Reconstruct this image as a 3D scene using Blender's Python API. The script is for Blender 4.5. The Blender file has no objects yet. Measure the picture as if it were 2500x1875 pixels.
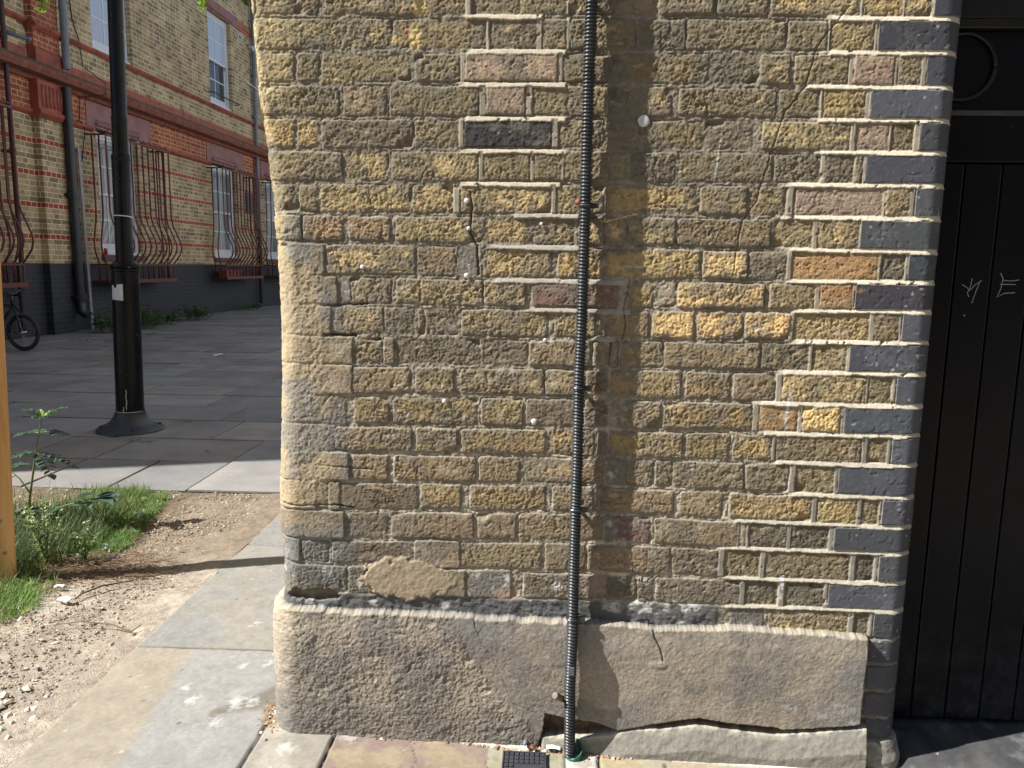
import bpy, math, random
import numpy as np
from mathutils import Vector, Matrix
R = math.radians
rnd = random.Random(7)
sc = bpy.context.scene
COL = sc.collection

# ------------------------------------------------------------------ camera
cam_d = bpy.data.cameras.new("camera")
cam = bpy.data.objects.new("camera", cam_d)
COL.objects.link(cam)
sc.camera = cam
cam_d.sensor_width = 36.0
cam_d.lens = 36.0 * 1890.0 / 2500.0
cam_d.clip_start = 0.05
cam_d.clip_end = 500
_p, _y, _r = 0.15120934, -0.04205963, 0.01521619
fw = Vector((math.sin(_y)*math.cos(_p), math.cos(_y)*math.cos(_p), -math.sin(_p)))
rt = Vector((math.cos(_y), -math.sin(_y), 0)); up = rt.cross(fw)
rt2 = rt*math.cos(_r) + up*math.sin(_r); up2 = up*math.cos(_r) - rt*math.sin(_r)
M = Matrix((rt2, up2, -fw)).transposed().to_4x4()
M.translation = Vector((0, -1.93576, 1.262))
cam.matrix_world = M

# ------------------------------------------------------------------ sky and sun
SUN_AZ, SUN_EL = 74.0, 45.0      # degrees from the wall's normal towards the left; elevation
w = bpy.data.worlds.new("World"); sc.world = w; w.use_nodes = True
nt = w.node_tree; bg = nt.nodes["Background"]
sky = nt.nodes.new("ShaderNodeTexSky"); sky.sky_type = 'NISHITA'; sky.sun_disc = False
sky.sun_elevation = R(SUN_EL); sky.sun_rotation = R(180 + SUN_AZ)
nt.links.new(sky.outputs[0], bg.inputs[0]); bg.inputs[1].default_value = 0.052
sd = bpy.data.lights.new("sun", 'SUN'); sd.energy = 5.0; sd.angle = R(0.5); sd.color = (1, 0.97, 0.93)
sun = bpy.data.objects.new("sun", sd); COL.objects.link(sun)
az = R(SUN_AZ); el = R(SUN_EL)
sdir = Vector((-math.sin(az)*math.cos(el), -math.cos(az)*math.cos(el), math.sin(el)))
sun.rotation_euler = sdir.to_track_quat('Z', 'Y').to_euler()
sc.view_settings.view_transform = 'Standard'; sc.view_settings.look = 'None'
sc.view_settings.exposure = 1.08; sc.view_settings.gamma = 1
sc.view_settings.use_curve_mapping = False
sc.render.resolution_x = 1024; sc.render.resolution_y = 768

# ------------------------------------------------------------------ helpers
def tag(o, label=None, cat=None, group=None, kind=None):
    if label: o["label"] = label
    if cat: o["category"] = cat
    if group: o["group"] = group
    if kind: o["kind"] = kind
    return o
def empty(name, loc=(0, 0, 0), rz=0.0, parent=None):
    o = bpy.data.objects.new(name, None); COL.objects.link(o)
    o.location = loc; o.rotation_euler = (0, 0, rz); o.empty_display_size = 0.1
    if parent: o.parent = parent
    return o
def mesh_np(name, V, F, mat, parent=None, col=None, smooth=True):
    """V (n,3), F (m,4) arrays -> object; col (n,3) linear colours"""
    me = bpy.data.meshes.new(name)
    k = F.shape[1]
    me.vertices.add(len(V)); me.vertices.foreach_set("co", np.ascontiguousarray(V, dtype=np.float32).ravel())
    me.loops.add(F.size); me.loops.foreach_set("vertex_index", np.ascontiguousarray(F, dtype=np.int32).ravel())
    me.polygons.add(len(F)); me.polygons.foreach_set("loop_start", np.arange(0, F.size, k, dtype=np.int32))
    me.update(calc_edges=True)
    me.polygons.foreach_set("use_smooth", np.full(len(F), smooth, dtype=bool))
    if col is not None:
        a = me.color_attributes.new("Col", 'FLOAT_COLOR', 'POINT')
        c = np.ones((len(V), 4), dtype=np.float32); c[:, :3] = col
        a.data.foreach_set("color", c.ravel())
    me.materials.append(mat); me.validate()
    o = bpy.data.objects.new(name, me); COL.objects.link(o)
    if parent: o.parent = parent
    return o
class MB:
    def __init__(s): s.v = []; s.f = []; s.c = []; s.cur = (1, 1, 1)
    def add(s, vs, fs):
        n = len(s.v); s.v += [tuple(v) for v in vs]; s.f += [tuple(i+n for i in f) for f in fs]
        s.c += [s.cur]*len(vs)
    def box(s, x0, x1, y0, y1, z0, z1):
        s.add([(x0,y0,z0),(x1,y0,z0),(x1,y1,z0),(x0,y1,z0),(x0,y0,z1),(x1,y0,z1),(x1,y1,z1),(x0,y1,z1)],
              [(0,3,2,1),(4,5,6,7),(0,1,5,4),(1,2,6,5),(2,3,7,6),(3,0,4,7)])
    def tube(s, pts, rad, n=10, cap=True):
        pts = [Vector(p) for p in pts]
        if not hasattr(rad, '__len__'): rad = [rad]*len(pts)
        vs = []; ref = None
        for i, p in enumerate(pts):
            t = (pts[min(i+1, len(pts)-1)] - pts[max(i-1, 0)]).normalized()
            if ref is None: ref = Vector((1,0,0)) if abs(t.x) < 0.9 else Vector((0,1,0))
            a = (ref - t*ref.dot(t)).normalized(); ref = a; b = t.cross(a)
            for j in range(n):
                q = 2*math.pi*j/n; vs.append(p + (a*math.cos(q) + b*math.sin(q))*rad[i])
        fs = [(i*n+j, i*n+(j+1) % n, (i+1)*n+(j+1) % n, (i+1)*n+j) for i in range(len(pts)-1) for j in range(n)]
        if cap: fs += [tuple(range(n-1, -1, -1)), tuple((len(pts)-1)*n+j for j in range(n))]
        s.add(vs, fs)
    def lathe(s, prof, c=(0,0,0), n=32):
        vs = [(c[0]+r*math.cos(2*math.pi*j/n), c[1]+r*math.sin(2*math.pi*j/n), c[2]+z) for r, z in prof for j in range(n)]
        fs = [(i*n+j, i*n+(j+1) % n, (i+1)*n+(j+1) % n, (i+1)*n+j) for i in range(len(prof)-1) for j in range(n)]
        fs += [tuple(range(n-1,-1,-1)), tuple((len(prof)-1)*n+j for j in range(n))]
        s.add(vs, fs)
    def prism(s, prof, x0, x1):
        """profile of (y,z) points (counter-clockwise seen from -x) extruded along x"""
        n = len(prof)
        s.add([(x0, y, z) for y, z in prof]+[(x1, y, z) for y, z in prof],
              [(i, (i+1) % n, n+(i+1) % n, n+i) for i in range(n)]+[tuple(range(n-1,-1,-1)), tuple(range(n, 2*n))])
    def build(s, name, mat, parent=None, smooth=False, bevel=0, auto=None):
        me = bpy.data.meshes.new(name); me.from_pydata(s.v, [], s.f); me.update()
        if any(c != (1,1,1) for c in s.c):
            a = me.color_attributes.new("Col", 'FLOAT_COLOR', 'POINT')
            a.data.foreach_set("color", [x for c in s.c for x in (*c, 1.0)])
        me.materials.append(mat)
        if smooth: me.polygons.foreach_set("use_smooth", [True]*len(me.polygons))
        o = bpy.data.objects.new(name, me); COL.objects.link(o)
        if parent: o.parent = parent
        if bevel:
            m = o.modifiers.new("bevel", 'BEVEL'); m.width = bevel; m.segments = 2; m.limit_method = 'ANGLE'
        if auto:
            m = o.modifiers.new("edges", 'EDGE_SPLIT'); m.split_angle = R(auto)
        return o

# ------------------------------------------------------------------ materials
class NT:
    def __init__(s, name):
        s.m = bpy.data.materials.new(name); s.m.use_nodes = True; s.t = s.m.node_tree
        s.b = s.t.nodes["Principled BSDF"]; s.tc = s.n("TexCoord")
    def n(s, kind, **kw):
        x = s.t.nodes.new("ShaderNode"+kind)
        for k, v in kw.items(): setattr(x, k, v)
        return x
    def l(s, a, b): s.t.links.new(a, b)
    def noise(s, scale, detail=4, rough=0.55, vec=None, out="Fac"):
        x = s.n("TexNoise"); x.inputs["Scale"].default_value = scale; x.inputs["Detail"].default_value = detail
        x.inputs["Roughness"].default_value = rough
        s.l(vec or s.tc.outputs["Object"], x.inputs["Vector"]); return x.outputs[out]
    def ramp(s, fac, stops):
        x = s.n("ValToRGB"); e = x.color_ramp.elements
        while len(e) < len(stops): e.new(0.5)
        for i, (p, c) in enumerate(stops):
            e[i].position = p; e[i].color = (*c, 1) if len(c) == 3 else c
        s.l(fac, x.inputs[0]); return x.outputs[0]
    def mix(s, fac, a, b, mode='MIX'):
        x = s.n("Mix", data_type='RGBA', blend_type=mode)
        for sock, v in ((x.inputs[0], fac), (x.inputs[6], a), (x.inputs[7], b)):
            if isinstance(v, (int, float)): sock.default_value = v
            elif isinstance(v, tuple): sock.default_value = (*v, 1)
            else: s.l(v, sock)
        return x.outputs[2]
    def math(s, op, a, b=None, c=None):
        x = s.n("Math", operation=op)
        for i, v in enumerate((a, b, c)):
            if v is None: continue
            if isinstance(v, (int, float)): x.inputs[i].default_value = v
            else: s.l(v, x.inputs[i])
        return x.outputs[0]
    def bump(s, h, strength=0.5, dist=0.01):
        x = s.n("Bump"); x.inputs["Strength"].default_value = strength; x.inputs["Distance"].default_value = dist
        s.l(h, x.inputs["Height"]); s.l(x.outputs[0], s.b.inputs["Normal"]); return x
    def done(s, col=None, rough=0.8, metal=0.0, spec=0.5):
        if col is not None:
            if isinstance(col, tuple): s.b.inputs["Base Color"].default_value = (*col, 1)
            else: s.l(col, s.b.inputs["Base Color"])
        if isinstance(rough, (int, float)): s.b.inputs["Roughness"].default_value = rough
        else: s.l(rough, s.b.inputs["Roughness"])
        s.b.inputs["Metallic"].default_value = metal
        s.b.inputs["Specular IOR Level"].default_value = spec
        return s.m
def plain(name, c, rough=0.6, var=0.25, scale=20, bump=0.0, metal=0.0, spec=0.5, bscale=None):
    t = NT(name); f = t.noise(scale, 5)
    lo = tuple(x*(1-var) for x in c); hi = tuple(min(1, x*(1+var)) for x in c)
    if bump: t.bump(t.noise(bscale or scale*4, 4), bump, 0.005)
    return t.done(t.ramp(f, [(0.3, lo), (0.7, hi)]), rough, metal, spec)
def vcol(name, rough=0.9, spec=0.3, grain=500, gamt=0.22, bump=0.25, bdist=0.0015, bscale=900):
    t = NT(name); a = t.n("Attribute", attribute_name="Col")
    g = t.ramp(t.noise(grain, 3), [(0.25, (1-gamt,)*3), (0.75, (1+gamt,)*3)])
    c = t.mix(1.0, a.outputs["Color"], g, 'MULTIPLY')
    if bump: t.bump(t.noise(bscale, 3), bump, bdist)
    return t.done(c, rough, 0, spec)

# numpy noise ---------------------------------------------------------------
_tab = np.random.RandomState(3).rand(512, 512).astype(np.float32)*2-1
def vn(x, z, f, seed=0):
    X = x*f + seed*37.7 + 1000; Z = z*f + seed*91.3 + 1000
    xi = np.floor(X).astype(np.int32); zi = np.floor(Z).astype(np.int32)
    u = X-xi; v = Z-zi; u = u*u*(3-2*u); v = v*v*(3-2*v)
    xi &= 511; zi &= 511; x1 = (xi+1) & 511; z1 = (zi+1) & 511
    a = _tab[xi, zi]; b = _tab[x1, zi]; c = _tab[xi, z1]; d = _tab[x1, z1]
    return (a*(1-u)+b*u)*(1-v) + (c*(1-u)+d*u)*v
def fbm(x, z, f, o=4, seed=0, g=0.55):
    s = 0; a = 1.0; t = 0
    for i in range(o):
        s = s + a*vn(x, z, f*(2.03**i), seed+i*7); t += a; a *= g
    return s/t
def ss(a, b, x):
    t = np.clip((x-a)/(b-a), 0, 1); return t*t*(3-2*t)
def lerp3(a, b, t):
    return a + (b-a)*np.asarray(t)[..., None]
def seg_dist(x, z, pts):
    d = np.full(x.shape, 9.0, dtype=np.float32)
    for (x0, z0), (x1, z1) in zip(pts[:-1], pts[1:]):
        ex, ez = x1-x0, z1-z0; L = ex*ex+ez*ez+1e-12
        t = np.clip(((x-x0)*ex+(z-z0)*ez)/L, 0, 1)
        d = np.minimum(d, np.hypot(x-x0-t*ex, z-z0-t*ez))
    return d
# ================================================================== the brick pier
XS= [-0.546,0.068,0.899]
LINES= [[1.9155,1.9173,1.9138],[1.844,1.845,1.8411],[1.7652,1.7672,1.7657],[1.691,1.694,1.6884],[1.612,1.6171,1.6137],[1.536,1.543,1.54],[1.459,1.4642,1.4654],[1.383,1.3863,1.3889],[1.3131,1.3114,1.3105],[1.2323,1.2297,1.2369],[1.1587,1.159,1.1655],[1.0801,1.0845,1.0892],[1.0068,1.0102,1.0119],[0.9285,0.936,0.9316],[0.8502,0.8557,0.8555],[0.7787,0.7819,0.7795],[0.6998,0.7084,0.6952],[0.6221,0.6341,0.6173],[0.5424,0.5534,0.5472],[0.4744,0.4694,0.4674],[0.3894,0.3924,0.3924],[0.3315,0.3237,0.3153]]
BR=[
"-723,-713o -708,-616o -611,-557o -546,-316g -313,-204o -190,33o 39,144o 147,245b 248,377o 386,500o 507,713g 719,808y 814,875g 878,975k",
"-722,-506g -494,-383g -377,-155g -146,-35d -21,34o 43,197o 201,315d 318,545o 551,642o 649,747y 757,982k",
"-722,-620g -614,-560o -552,-334g -324,-217g -204,16p 29,137o 146,370o 377,489d 494,560o 572,695o 708,801p 810,863g 875,990k",
"-721,-705y -705,-513o -501,-397b -389,-171o -154,-60p -41,138o 141,183d 187,288b 307,533o 541,636o 644,740y 752,998k",
"-714,-623y -615,-564y -556,-331d -325,-219o -205,5K 22,131b 142,366o 372,482d 506,711g 725,802p 808,859o 873,1006k",
"-707,-507g -501,-394y -384,-171g -157,-45o -35,32o 35,143o 147,190g 197,301d 308,534o 540,647d 660,727d 730,746o 754,1013k",
"-707,-619d -614,-569g -561,-340y -333,-233y -215,6g 20,133g 138,359y 367,479g 484,570o 596,800p 807,864g 876,1021k",
"-703,-611g -608,-507n -494,-390n -376,-159g -154,-42y -34,66g 79,136g 139,195g 199,310g 316,542o 550,640g 653,748g 753,1029k",
"-689,-651d -649,-557t -549,-328g -321,-226n -219,-174s -158,12y 27,140y 146,375y 381,491Y 493,584d 598,802N 811,865d 874,1037k",
"-688,-648d -645,-526t -521,-493s -488,-388b -374,-157g -154,-51y -36,179r 209,262y 278,319m 325,536Y 548,656g 670,746N 754,1044k",
"-690,-649d -647,-544t -541,-407g -404,-330d -320,-304b -300,-217d -209,6g 24,124g 137,146m 153,257g 265,367Y 376,486Y 492,600Y 612,793y 807,864o 872,1052k",
"-693,-489t -486,-413g -409,-380b -376,-164d -156,-46d -40,113b 120,162p 165,184m 194,294o 298,533b 538,651d 662,747g 752,1059k",
"-695,-604t -594,-490t -489,-342b -327,-228g -213,-1g 3,96b 106,158e 167,342y 355,464y 472,576b 594,797g 805,861o 872,1068k",
"-701,-642t -640,-512s -488,-396y -384,-169y -158,-52y -44,98e 105,163e 203,295g 302,524y 540,636N 649,740Y 750,1076k",
"-704,-615t -612,-540s -537,-338y -328,-222y -212,8y 21,128y 138,163d 168,356y 364,473y 483,577y 588,799o 818,864o 874,1083k",
"-706,-643t -641,-504t -494,-399b -384,-171b -163,-58b -44,157b 165,215s 218,281y 287,332y 335,512g 517,623o 645,738o 749,1092k",
"-708,-591t -590,-557d -555,-528t -526,-323e -315,-210y -186,11y 28,131b 138,154m 158,342b 358,462b 479,688y 703,800y 813,856o 864,1100k",
"-711,-623t -619,-519t -507,-404e -394,-177b -167,-64b -57,159b 164,185s 189,279r 292,506b 508,526m 536,631d 643,736d 748,1107k",
"-708,-640s -633,-560d -550,-332e -329,-216t -212,2b 13,116b 122,334b 341,461d 477,567o 582,793b 813,855d 867,1115k",
"-709,-668s -665,-515d -509,-437d -433,-198t -195,-78s -45,143d 147,253d 255,294d 302,518d 534,617d 637,735d 748,1123k",
"-701,-528s -526,-336s -335,129s 130,371s 373,462s 503,582s 598,802g 820,856d 868,1131k",
]
STRIPS= [(-0.203,-0.022,1.844),(-0.218,0.035,1.766),(-0.226,0.037,1.691),(-0.218,0.039,1.612),(-0.219,0.039,1.536),(-0.226,0.03,1.458),(-0.106,0.078,1.384),(-0.137,0.08,1.307),(-0.136,0.194,1.226),(-0.055,0.211,1.154),(0.122,0.176,1.086)]
RSTART= [0.64,0.643,0.577,0.633,0.633,0.562,0.567,0.581,0.583,0.594,0.603,0.583,0.527,0.528,0.585,0.63,0.465,0.466,0.467,0.471]
plinthTop= [(-0.673,0.357),(-0.517,0.352),(-0.259,0.351),(-0.124,0.345),(0.129,0.345),(0.28,0.338),(0.314,0.332),(0.546,0.344),(0.578,0.338),(0.71,0.34),(0.852,0.327)]
plinthR= [(0.854,0.32),(0.855,0.245),(0.851,0.173),(0.849,0.1)]
plinthBot= [(-0.693,0.037),(-0.611,0.026),(-0.329,0.027),(-0.085,0.018),(-0.031,0.024),(0.018,0.038),(0.02,0.083),(0.072,0.072),(0.155,0.063),(0.217,0.041),(0.316,0.064),(0.427,0.085),(0.529,0.069),(0.634,0.068),(0.528,0.069),(0.64,0.056),(0.646,0.062),(0.829,0.081),(0.849,0.1)]
conduit= [(0.091,1.873),(0.089,1.701),(0.089,1.555),(0.09,1.386),(0.089,1.117),(0.086,0.987),(0.088,0.782),(0.087,0.646),(0.087,0.451),(0.087,0.357),(0.084,0.176),(0.088,-0.003)]

XL_Z = [0, .04, .09, .18, .3, .42, .52, .57, .67, .78, .89, .99, 1.1, 1.2, 1.3, 1.38, 1.47, 1.57, 1.675, 1.79, 1.88]
XL_X = [-.70, -.70, -.70, -.70, -.70, -.70, -.697, -.705, -.70, -.695, -.691, -.686, -.684, -.686, -.689, -.694, -.698, -.703, -.714, -.720, -.722]
XR, RB = 0.957, 0.050
def left_profile(z):
    xl = np.interp(z, XL_Z, XL_X)
    r = np.interp(z, [0, .3, .55, 1.3, 1.5, 1.65, 1.9], [.055, .055, .06, .06, .045, .025, .014])
    return xl, r
PAL = {  # base albedo, accent albedo, accent share, texture size (mm), face height (mm)
 'o': ((.150,.122,.066),(.290,.235,.115),.30,1.0,0), 'g': ((.195,.158,.080),(.430,.330,.140),.45,1.0,0),
 'y': ((.350,.262,.105),(.180,.135,.070),.40,1.2,0), 'Y': ((.620,.440,.170),(.400,.285,.120),.30,1.2,1),
 'N': ((.340,.205,.080),(.480,.340,.150),.40,.6,1), 'n': ((.290,.195,.095),(.200,.155,.090),.35,1.0,0),
 'b': ((.195,.150,.086),(.300,.225,.115),.35,.8,0), 'e': ((.120,.094,.066),(.190,.148,.090),.25,.8,0),
 'd': ((.108,.096,.068),(.215,.180,.105),.28,1.0,-1), 'p': ((.250,.185,.138),(.400,.295,.180),.35,.6,1),
 'r': ((.150,.088,.078),(.200,.140,.100),.25,.6,1), 'k': ((.062,.067,.078),(.080,.086,.096),.40,.12,2),
 'K': ((.030,.030,.036),(.055,.055,.062),.30,.5,1), 't': ((.300,.240,.155),(.190,.160,.115),.45,.7,2),
 's': ((.110,.112,.110),(.330,.320,.290),.22,.8,-1), 'm': ((.290,.250,.185),(.220,.190,.140),.40,.4,0)}

def build_wall():
    DS = 0.0022
    s1 = np.arange(-0.95, 1.17, DS, dtype=np.float32); z1 = np.arange(-0.06, 1.925, DS, dtype=np.float32)
    S, Z = np.meshgrid(s1, z1)           # rows z, cols s
    nz, ns = S.shape
    x = S + 0.0022*fbm(S, Z, 18, 3, 1); z = Z + 0.0022*fbm(S, Z, 18, 3, 2)      # wandering edges
    xf = S + 0.0015*fbm(S, Z, 90, 2, 3); zf = Z + 0.0015*fbm(S, Z, 90, 2, 4)
    # shared noises
    n_lo = fbm(S, Z, 9, 3, 11); n_mid = fbm(S, Z, 45, 4, 12); n_mid2 = fbm(S, Z, 38, 3, 19)
    n_hi = fbm(S, Z, 115, 2, 13, .8); n_fine = fbm(S+.3*Z, Z-.2*S, 235, 2, 14, .9)
    ridge = 1-np.abs(vn(S+.2*Z, Z*1.6-.5*S, 55, 15)+.35*vn(S, Z, 140, 25))*2.2       # crease lines
    crease = np.clip(ridge-.62, 0, 1)/.38*ss(-.1, .35, fbm(S, Z, 14, 2, 16))
    pits = ss(.36, .66, fbm(S, Z, 105, 2, 17, .6)); pits2 = ss(.45, .62, fbm(S, Z, 60, 2, 18, .5))
    rg0 = np.random.RandomState(17); WN = rg0.randn(nz, ns).astype(np.float32); WC = rg0.randn(nz, ns).astype(np.float32)
    fiss = np.maximum(ss(.86, .97, 1-np.abs(vn(S*.55+.12*Z, Z*1.25, 60, 33)+.25*vn(S, Z, 150, 34))), ss(.90, .98, 1-np.abs(vn(S-.3*Z, Z+.5*S, 48, 35))))*ss(.02, .35, fbm(S, Z, 17, 2, 36))
    # mortar base
    H = -0.0024 - 0.0012*ss(1.2, .7, Z) + 0.0014*n_mid + 0.0018*n_hi + 0.0010*n_fine
    C = lerp3(np.array((.210,.180,.130)), np.array((.36,.31,.23)), ss(-.25, .5, n_mid+.5*n_hi))
    lowz = ss(1.15, .75, Z)              # the joints lower down are paler, drier
    C = lerp3(C, np.array((.56,.49,.37)), .75*lowz*ss(-.25, .35, n_mid2+.3*n_hi))
    sooty = ss(1.35, 1.6, Z)*ss(.7, .3, S)
    C = lerp3(C, np.array((.20,.172,.125)), .55*sooty*ss(-.3, .2, n_mid))
    QUO = np.zeros(S.shape, dtype=bool); BRK = np.zeros(S.shape, dtype=np.float32)
    XSn = [-.95]+XS+[1.2]
    def line(i, xx):
        a = LINES[i]; return np.interp(xx, XSn, [a[0], a[0], a[1], a[2], a[2]])
    rr = np.random.RandomState(5)
    rows = []
    for r in BR:
        rows.append([(float(b[:-1].split(',')[0])/1000, float(b[:-1].split(',')[1])/1000, b[-1]) for b in r.split()])
    # blue quoin bricks carried on below the render
    extra = [(.3153,.2440), (.2440,.1690), (.1690,.0960), (.0960,.0300)]
    def repointed(i, xx):
        if i > 20: return True
        a = RSTART[max(i-1, 0)] if i-1 < len(RSTART) else .47; b = RSTART[min(i, len(RSTART)-1)]
        return xx > max(a, b)-.03 or (-.225 < xx < .06 and i < 7)
    def do_brick(i, x0, x1, c, za0, za1, zb0, zb1):
        """za: top line at the two ends, zb: bottom line"""
        ex = .004
        lo, hi = x0-.012, x1+.012
        c0 = max(int((lo-s1[0])/DS), 0); c1 = min(int((hi-s1[0])/DS)+1, ns)
        zt = max(za0, za1)+.01; zb = min(zb0, zb1)-.01
        r0 = max(int((zb-z1[0])/DS), 0); r1 = min(int((zt-z1[0])/DS)+1, nz)
        if c1 <= c0 or r1 <= r0: return
        sl = (slice(r0, r1), slice(c0, c1))
        rep = repointed(i, (x0+x1)/2)
        wob = .5 if (c in 'kK' or rep) else 1.75
        X = S[sl] + (x[sl]-S[sl])*wob + (xf[sl]-S[sl])*(.2 if c in 'kK' else .9)
        Y = Z[sl] + (z[sl]-Z[sl])*wob + (zf[sl]-Z[sl])*(.2 if c in 'kK' else .9)
        t = (X-x0)/(x1-x0); top = za0+(za1-za0)*t; bot = zb0+(zb1-zb0)*t
        jt = .0058 if c != 'k' else .0055
        if c in 'ts': jt = .002
        rc = .004 if (c in 'kK' or rep) else .007            # worn corners
        hw = (x1-x0)/2; hh = (top-bot)/2-jt
        qx = np.abs(X-(x0+x1)/2)-hw+rc; qz = np.abs(Y-(top+bot)/2)-hh+rc
        d = np.hypot(np.maximum(qx, 0), np.maximum(qz, 0))+np.minimum(np.maximum(qx, qz), 0)-rc
        soft = .0012 if c in 'kK' else .0019
        m = ss(soft*.8, -soft, d)
        base, acc, sh, tex, fh = PAL[c]
        gn = np.array((1.42,1.33,1.27)) if c != 'k' else np.array((1.25,1.22,1.2))*(1+.55*(rr.rand()-.5)+.10*(rr.rand(3)-.5))
        base = np.array(base)*gn*(1+.14*(rr.rand()-.5)+.06*(rr.rand(3)-.5)); acc = np.array(acc)*gn*(1+.2*(rr.rand()-.5))
        if c in 'yYNnt': base = base*.84; acc = acc*.84
        if c in 'yg' and i >= 11 and x1 < .55: base = base*np.array((.70,.70,.76)); acc = acc*np.array((.74,.74,.8))
        if c in 'bed' and i >= 9: base = base*.92; acc = acc*.88
        edge = ss(0, -.012, d)                                # rounding towards the arrises
        off = fh*.001 + (rr.rand()-.5)*(.0010 if c in 'kK' else .0034)
        tl = (rr.rand()-.5)*.004*((X-x0)/(x1-x0)-.5)
        tx = tex*.001
        if c in 'kK': hb = off + tl + tx*(1.2*n_lo[sl] + 1.3*n_mid[sl] + 1.9*n_hi[sl] + 1.7*n_fine[sl])
        else:
            ro = rr.uniform(.55, 1.15)
            hb = off + tl + tx*(1.0*n_lo[sl] + ro*1.5*np.minimum(n_mid[sl]+.05, .06) + ro*1.5*np.minimum(n_hi[sl], .12) + 1.25*n_fine[sl])
        if c not in 'kKts':
            hb = hb - .0006*(1-edge) - .0020*pits[sl]*(.3+.7*rr.rand()) - .0020*pits2[sl]*rr.rand()
            hb = hb + .00016*WN[sl] - .0022*fiss[sl]*(.2+.8*rr.rand())*(1 if not rep else .4) - .0022*crease[sl]*(rr.rand() if not rep else .25*rr.rand())
            if rr.rand() < .35:                                # a spalled corner or edge
                cx = x0 if rr.rand() < .5 else x1; cz = zt-.01 if rr.rand() < .5 else zb+.01
                q = np.hypot((X-cx)/(.02+.03*rr.rand()), (Y-cz)/(.012+.02*rr.rand()))+.5*n_mid[sl]
                hb = hb - .006*ss(1.1, .6, q)
        elif c == 'k':
            kp = ss(.5, .62, n_mid2[sl]+.45*n_fine[sl])
            hb = hb + .0006*kp - .0008*ss(.66, .74, fbm(X, Y, 75, 1, 44))
        mort_h = H[sl]
        hair = ss(.0030, .0010, np.abs(d-.0014))*ss(-.35, .35, n_mid2[sl]+.6*n_lo[sl]+.3*n_hi[sl])*(.4+.6*rr.rand())
        mort_h = mort_h - (.0026*hair if c not in 'ts' else 0)
        C[sl] = C[sl]*(1-(.45*hair*(1-m))[..., None])  # shadow hairlines round the bricks also put into the mortar colour
        H[sl] = mort_h*(1-m) + hb*m
        f = ss(.05, .45, n_mid2[sl]*.9 + n_lo[sl]*.8 + .35*n_hi[sl] + (sh-.5)*1.5 + (rr.rand()-.5)*.5)
        cc = lerp3(np.broadcast_to(base, X.shape+(3,)), acc, f*.9)
        if c not in 'kK':
            cc = cc*(1+.16*n_hi[sl]+.10*n_fine[sl])[..., None]
            cc = cc*(1+.075*WC[sl])[..., None]; cc = lerp3(cc, cc*.45, .6*pits[sl]); cc = lerp3(cc, cc*.55, .6*fiss[sl])
            es = ss(-.016, -.001, d+.010*n_mid2[sl]+.008*n_lo[sl]+.004*n_hi[sl])
            cc = lerp3(cc, np.array((.175,.150,.108))*(1+.2*n_hi[sl])[..., None], (.80 if not rep else .35)*es)
            if c in 'ogdbe':   # soot film, thicker on the upper courses
                cc = lerp3(cc, np.array((.175,.150,.092)), .42*ss(1.30, 1.62, Z[sl])*ss(-.25, .35, fbm(X, Y, 22, 3, 60)))
            cc = lerp3(cc, np.array((.60,.46,.23))*.9, .35*ss(.38, .6, fbm(X*.5, Y*1.5, 60, 2, 61+int(9*rr.rand()))))
            if c == 's': cc = lerp3(cc, np.array((.55,.54,.50)), .7*ss(.28, .55, fbm(X, Y, 50, 3, 63)))
            if Z[sl].mean() < .62: cc = cc*np.array((.86,.88,.93))
        else:
            cc = cc*(1+.08*n_hi[sl])[..., None]
            cc = lerp3(cc, np.array((.5,.5,.5)), .5*ss(.70, .76, fbm(X, Y, 70, 2, 71)))
        mc = np.clip(m*1.15-.08, 0, 1)
        C[sl] = C[sl]*(1-mc[..., None]) + cc*mc[..., None]
        if c == 'k': QUO[sl] |= (m > .5)
        BRK[sl] = np.maximum(BRK[sl], m)
    for i, row in enumerate(rows):
        for j, (x0, x1, c) in enumerate(row):
            if j == 0: x0 = -1.0
            if c == 'k': x1 = 1.30
            gx = .003 if c in 'ts' else 0.0
            do_brick(i, x0-gx, x1+gx, c, line(i, x0), line(i, x1), line(i+1, x0), line(i+1, x1))
    for zt, zb in extra: do_brick(30, .862, 1.30, 'k', zt, zt, zb, zb)
    # a thin film of grime ties bricks and old joints together
    soot = ss(-.02, .38, fbm(S, Z*1.35, 13, 4, 56)+.25*n_mid)*np.where(QUO, 0, 1)*(1-.55*ss(.50, .70, S))
    stint = lerp3(np.broadcast_to(np.array((.170,.148,.112)), S.shape+(3,)), np.array((.150,.138,.100)), ss(1.25, 1.5, Z))
    C = lerp3(C, stint*(1+.25*n_hi+.15*n_fine)[..., None], .68*soot)
    sp = ss(.34, .60, fbm(S, Z, 34, 3, 57)+.2*n_hi)*np.where(QUO, 0, 1)*ss(1.4, 1.1, Z)
    C = lerp3(C, np.array((.50,.45,.36)), .35*sp)
    film = .24*ss(-.5, .5, fbm(S, Z, 5, 4, 55))+.04
    gr_ = np.where(QUO, 0, 1)*film
    C = lerp3(C, np.array((.235,.195,.128)), gr_)
    lum = C@np.array((.3,.55,.15)); C = lerp3(np.repeat(lum[..., None], 3, -1)*np.array((1.03,1.0,.93)), C, .86)*1.06
    # pale repointing: flat strips standing a little proud of the bricks
    PALE = np.array((.62,.56,.43)); DULL = np.array((.42,.385,.31))
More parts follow.
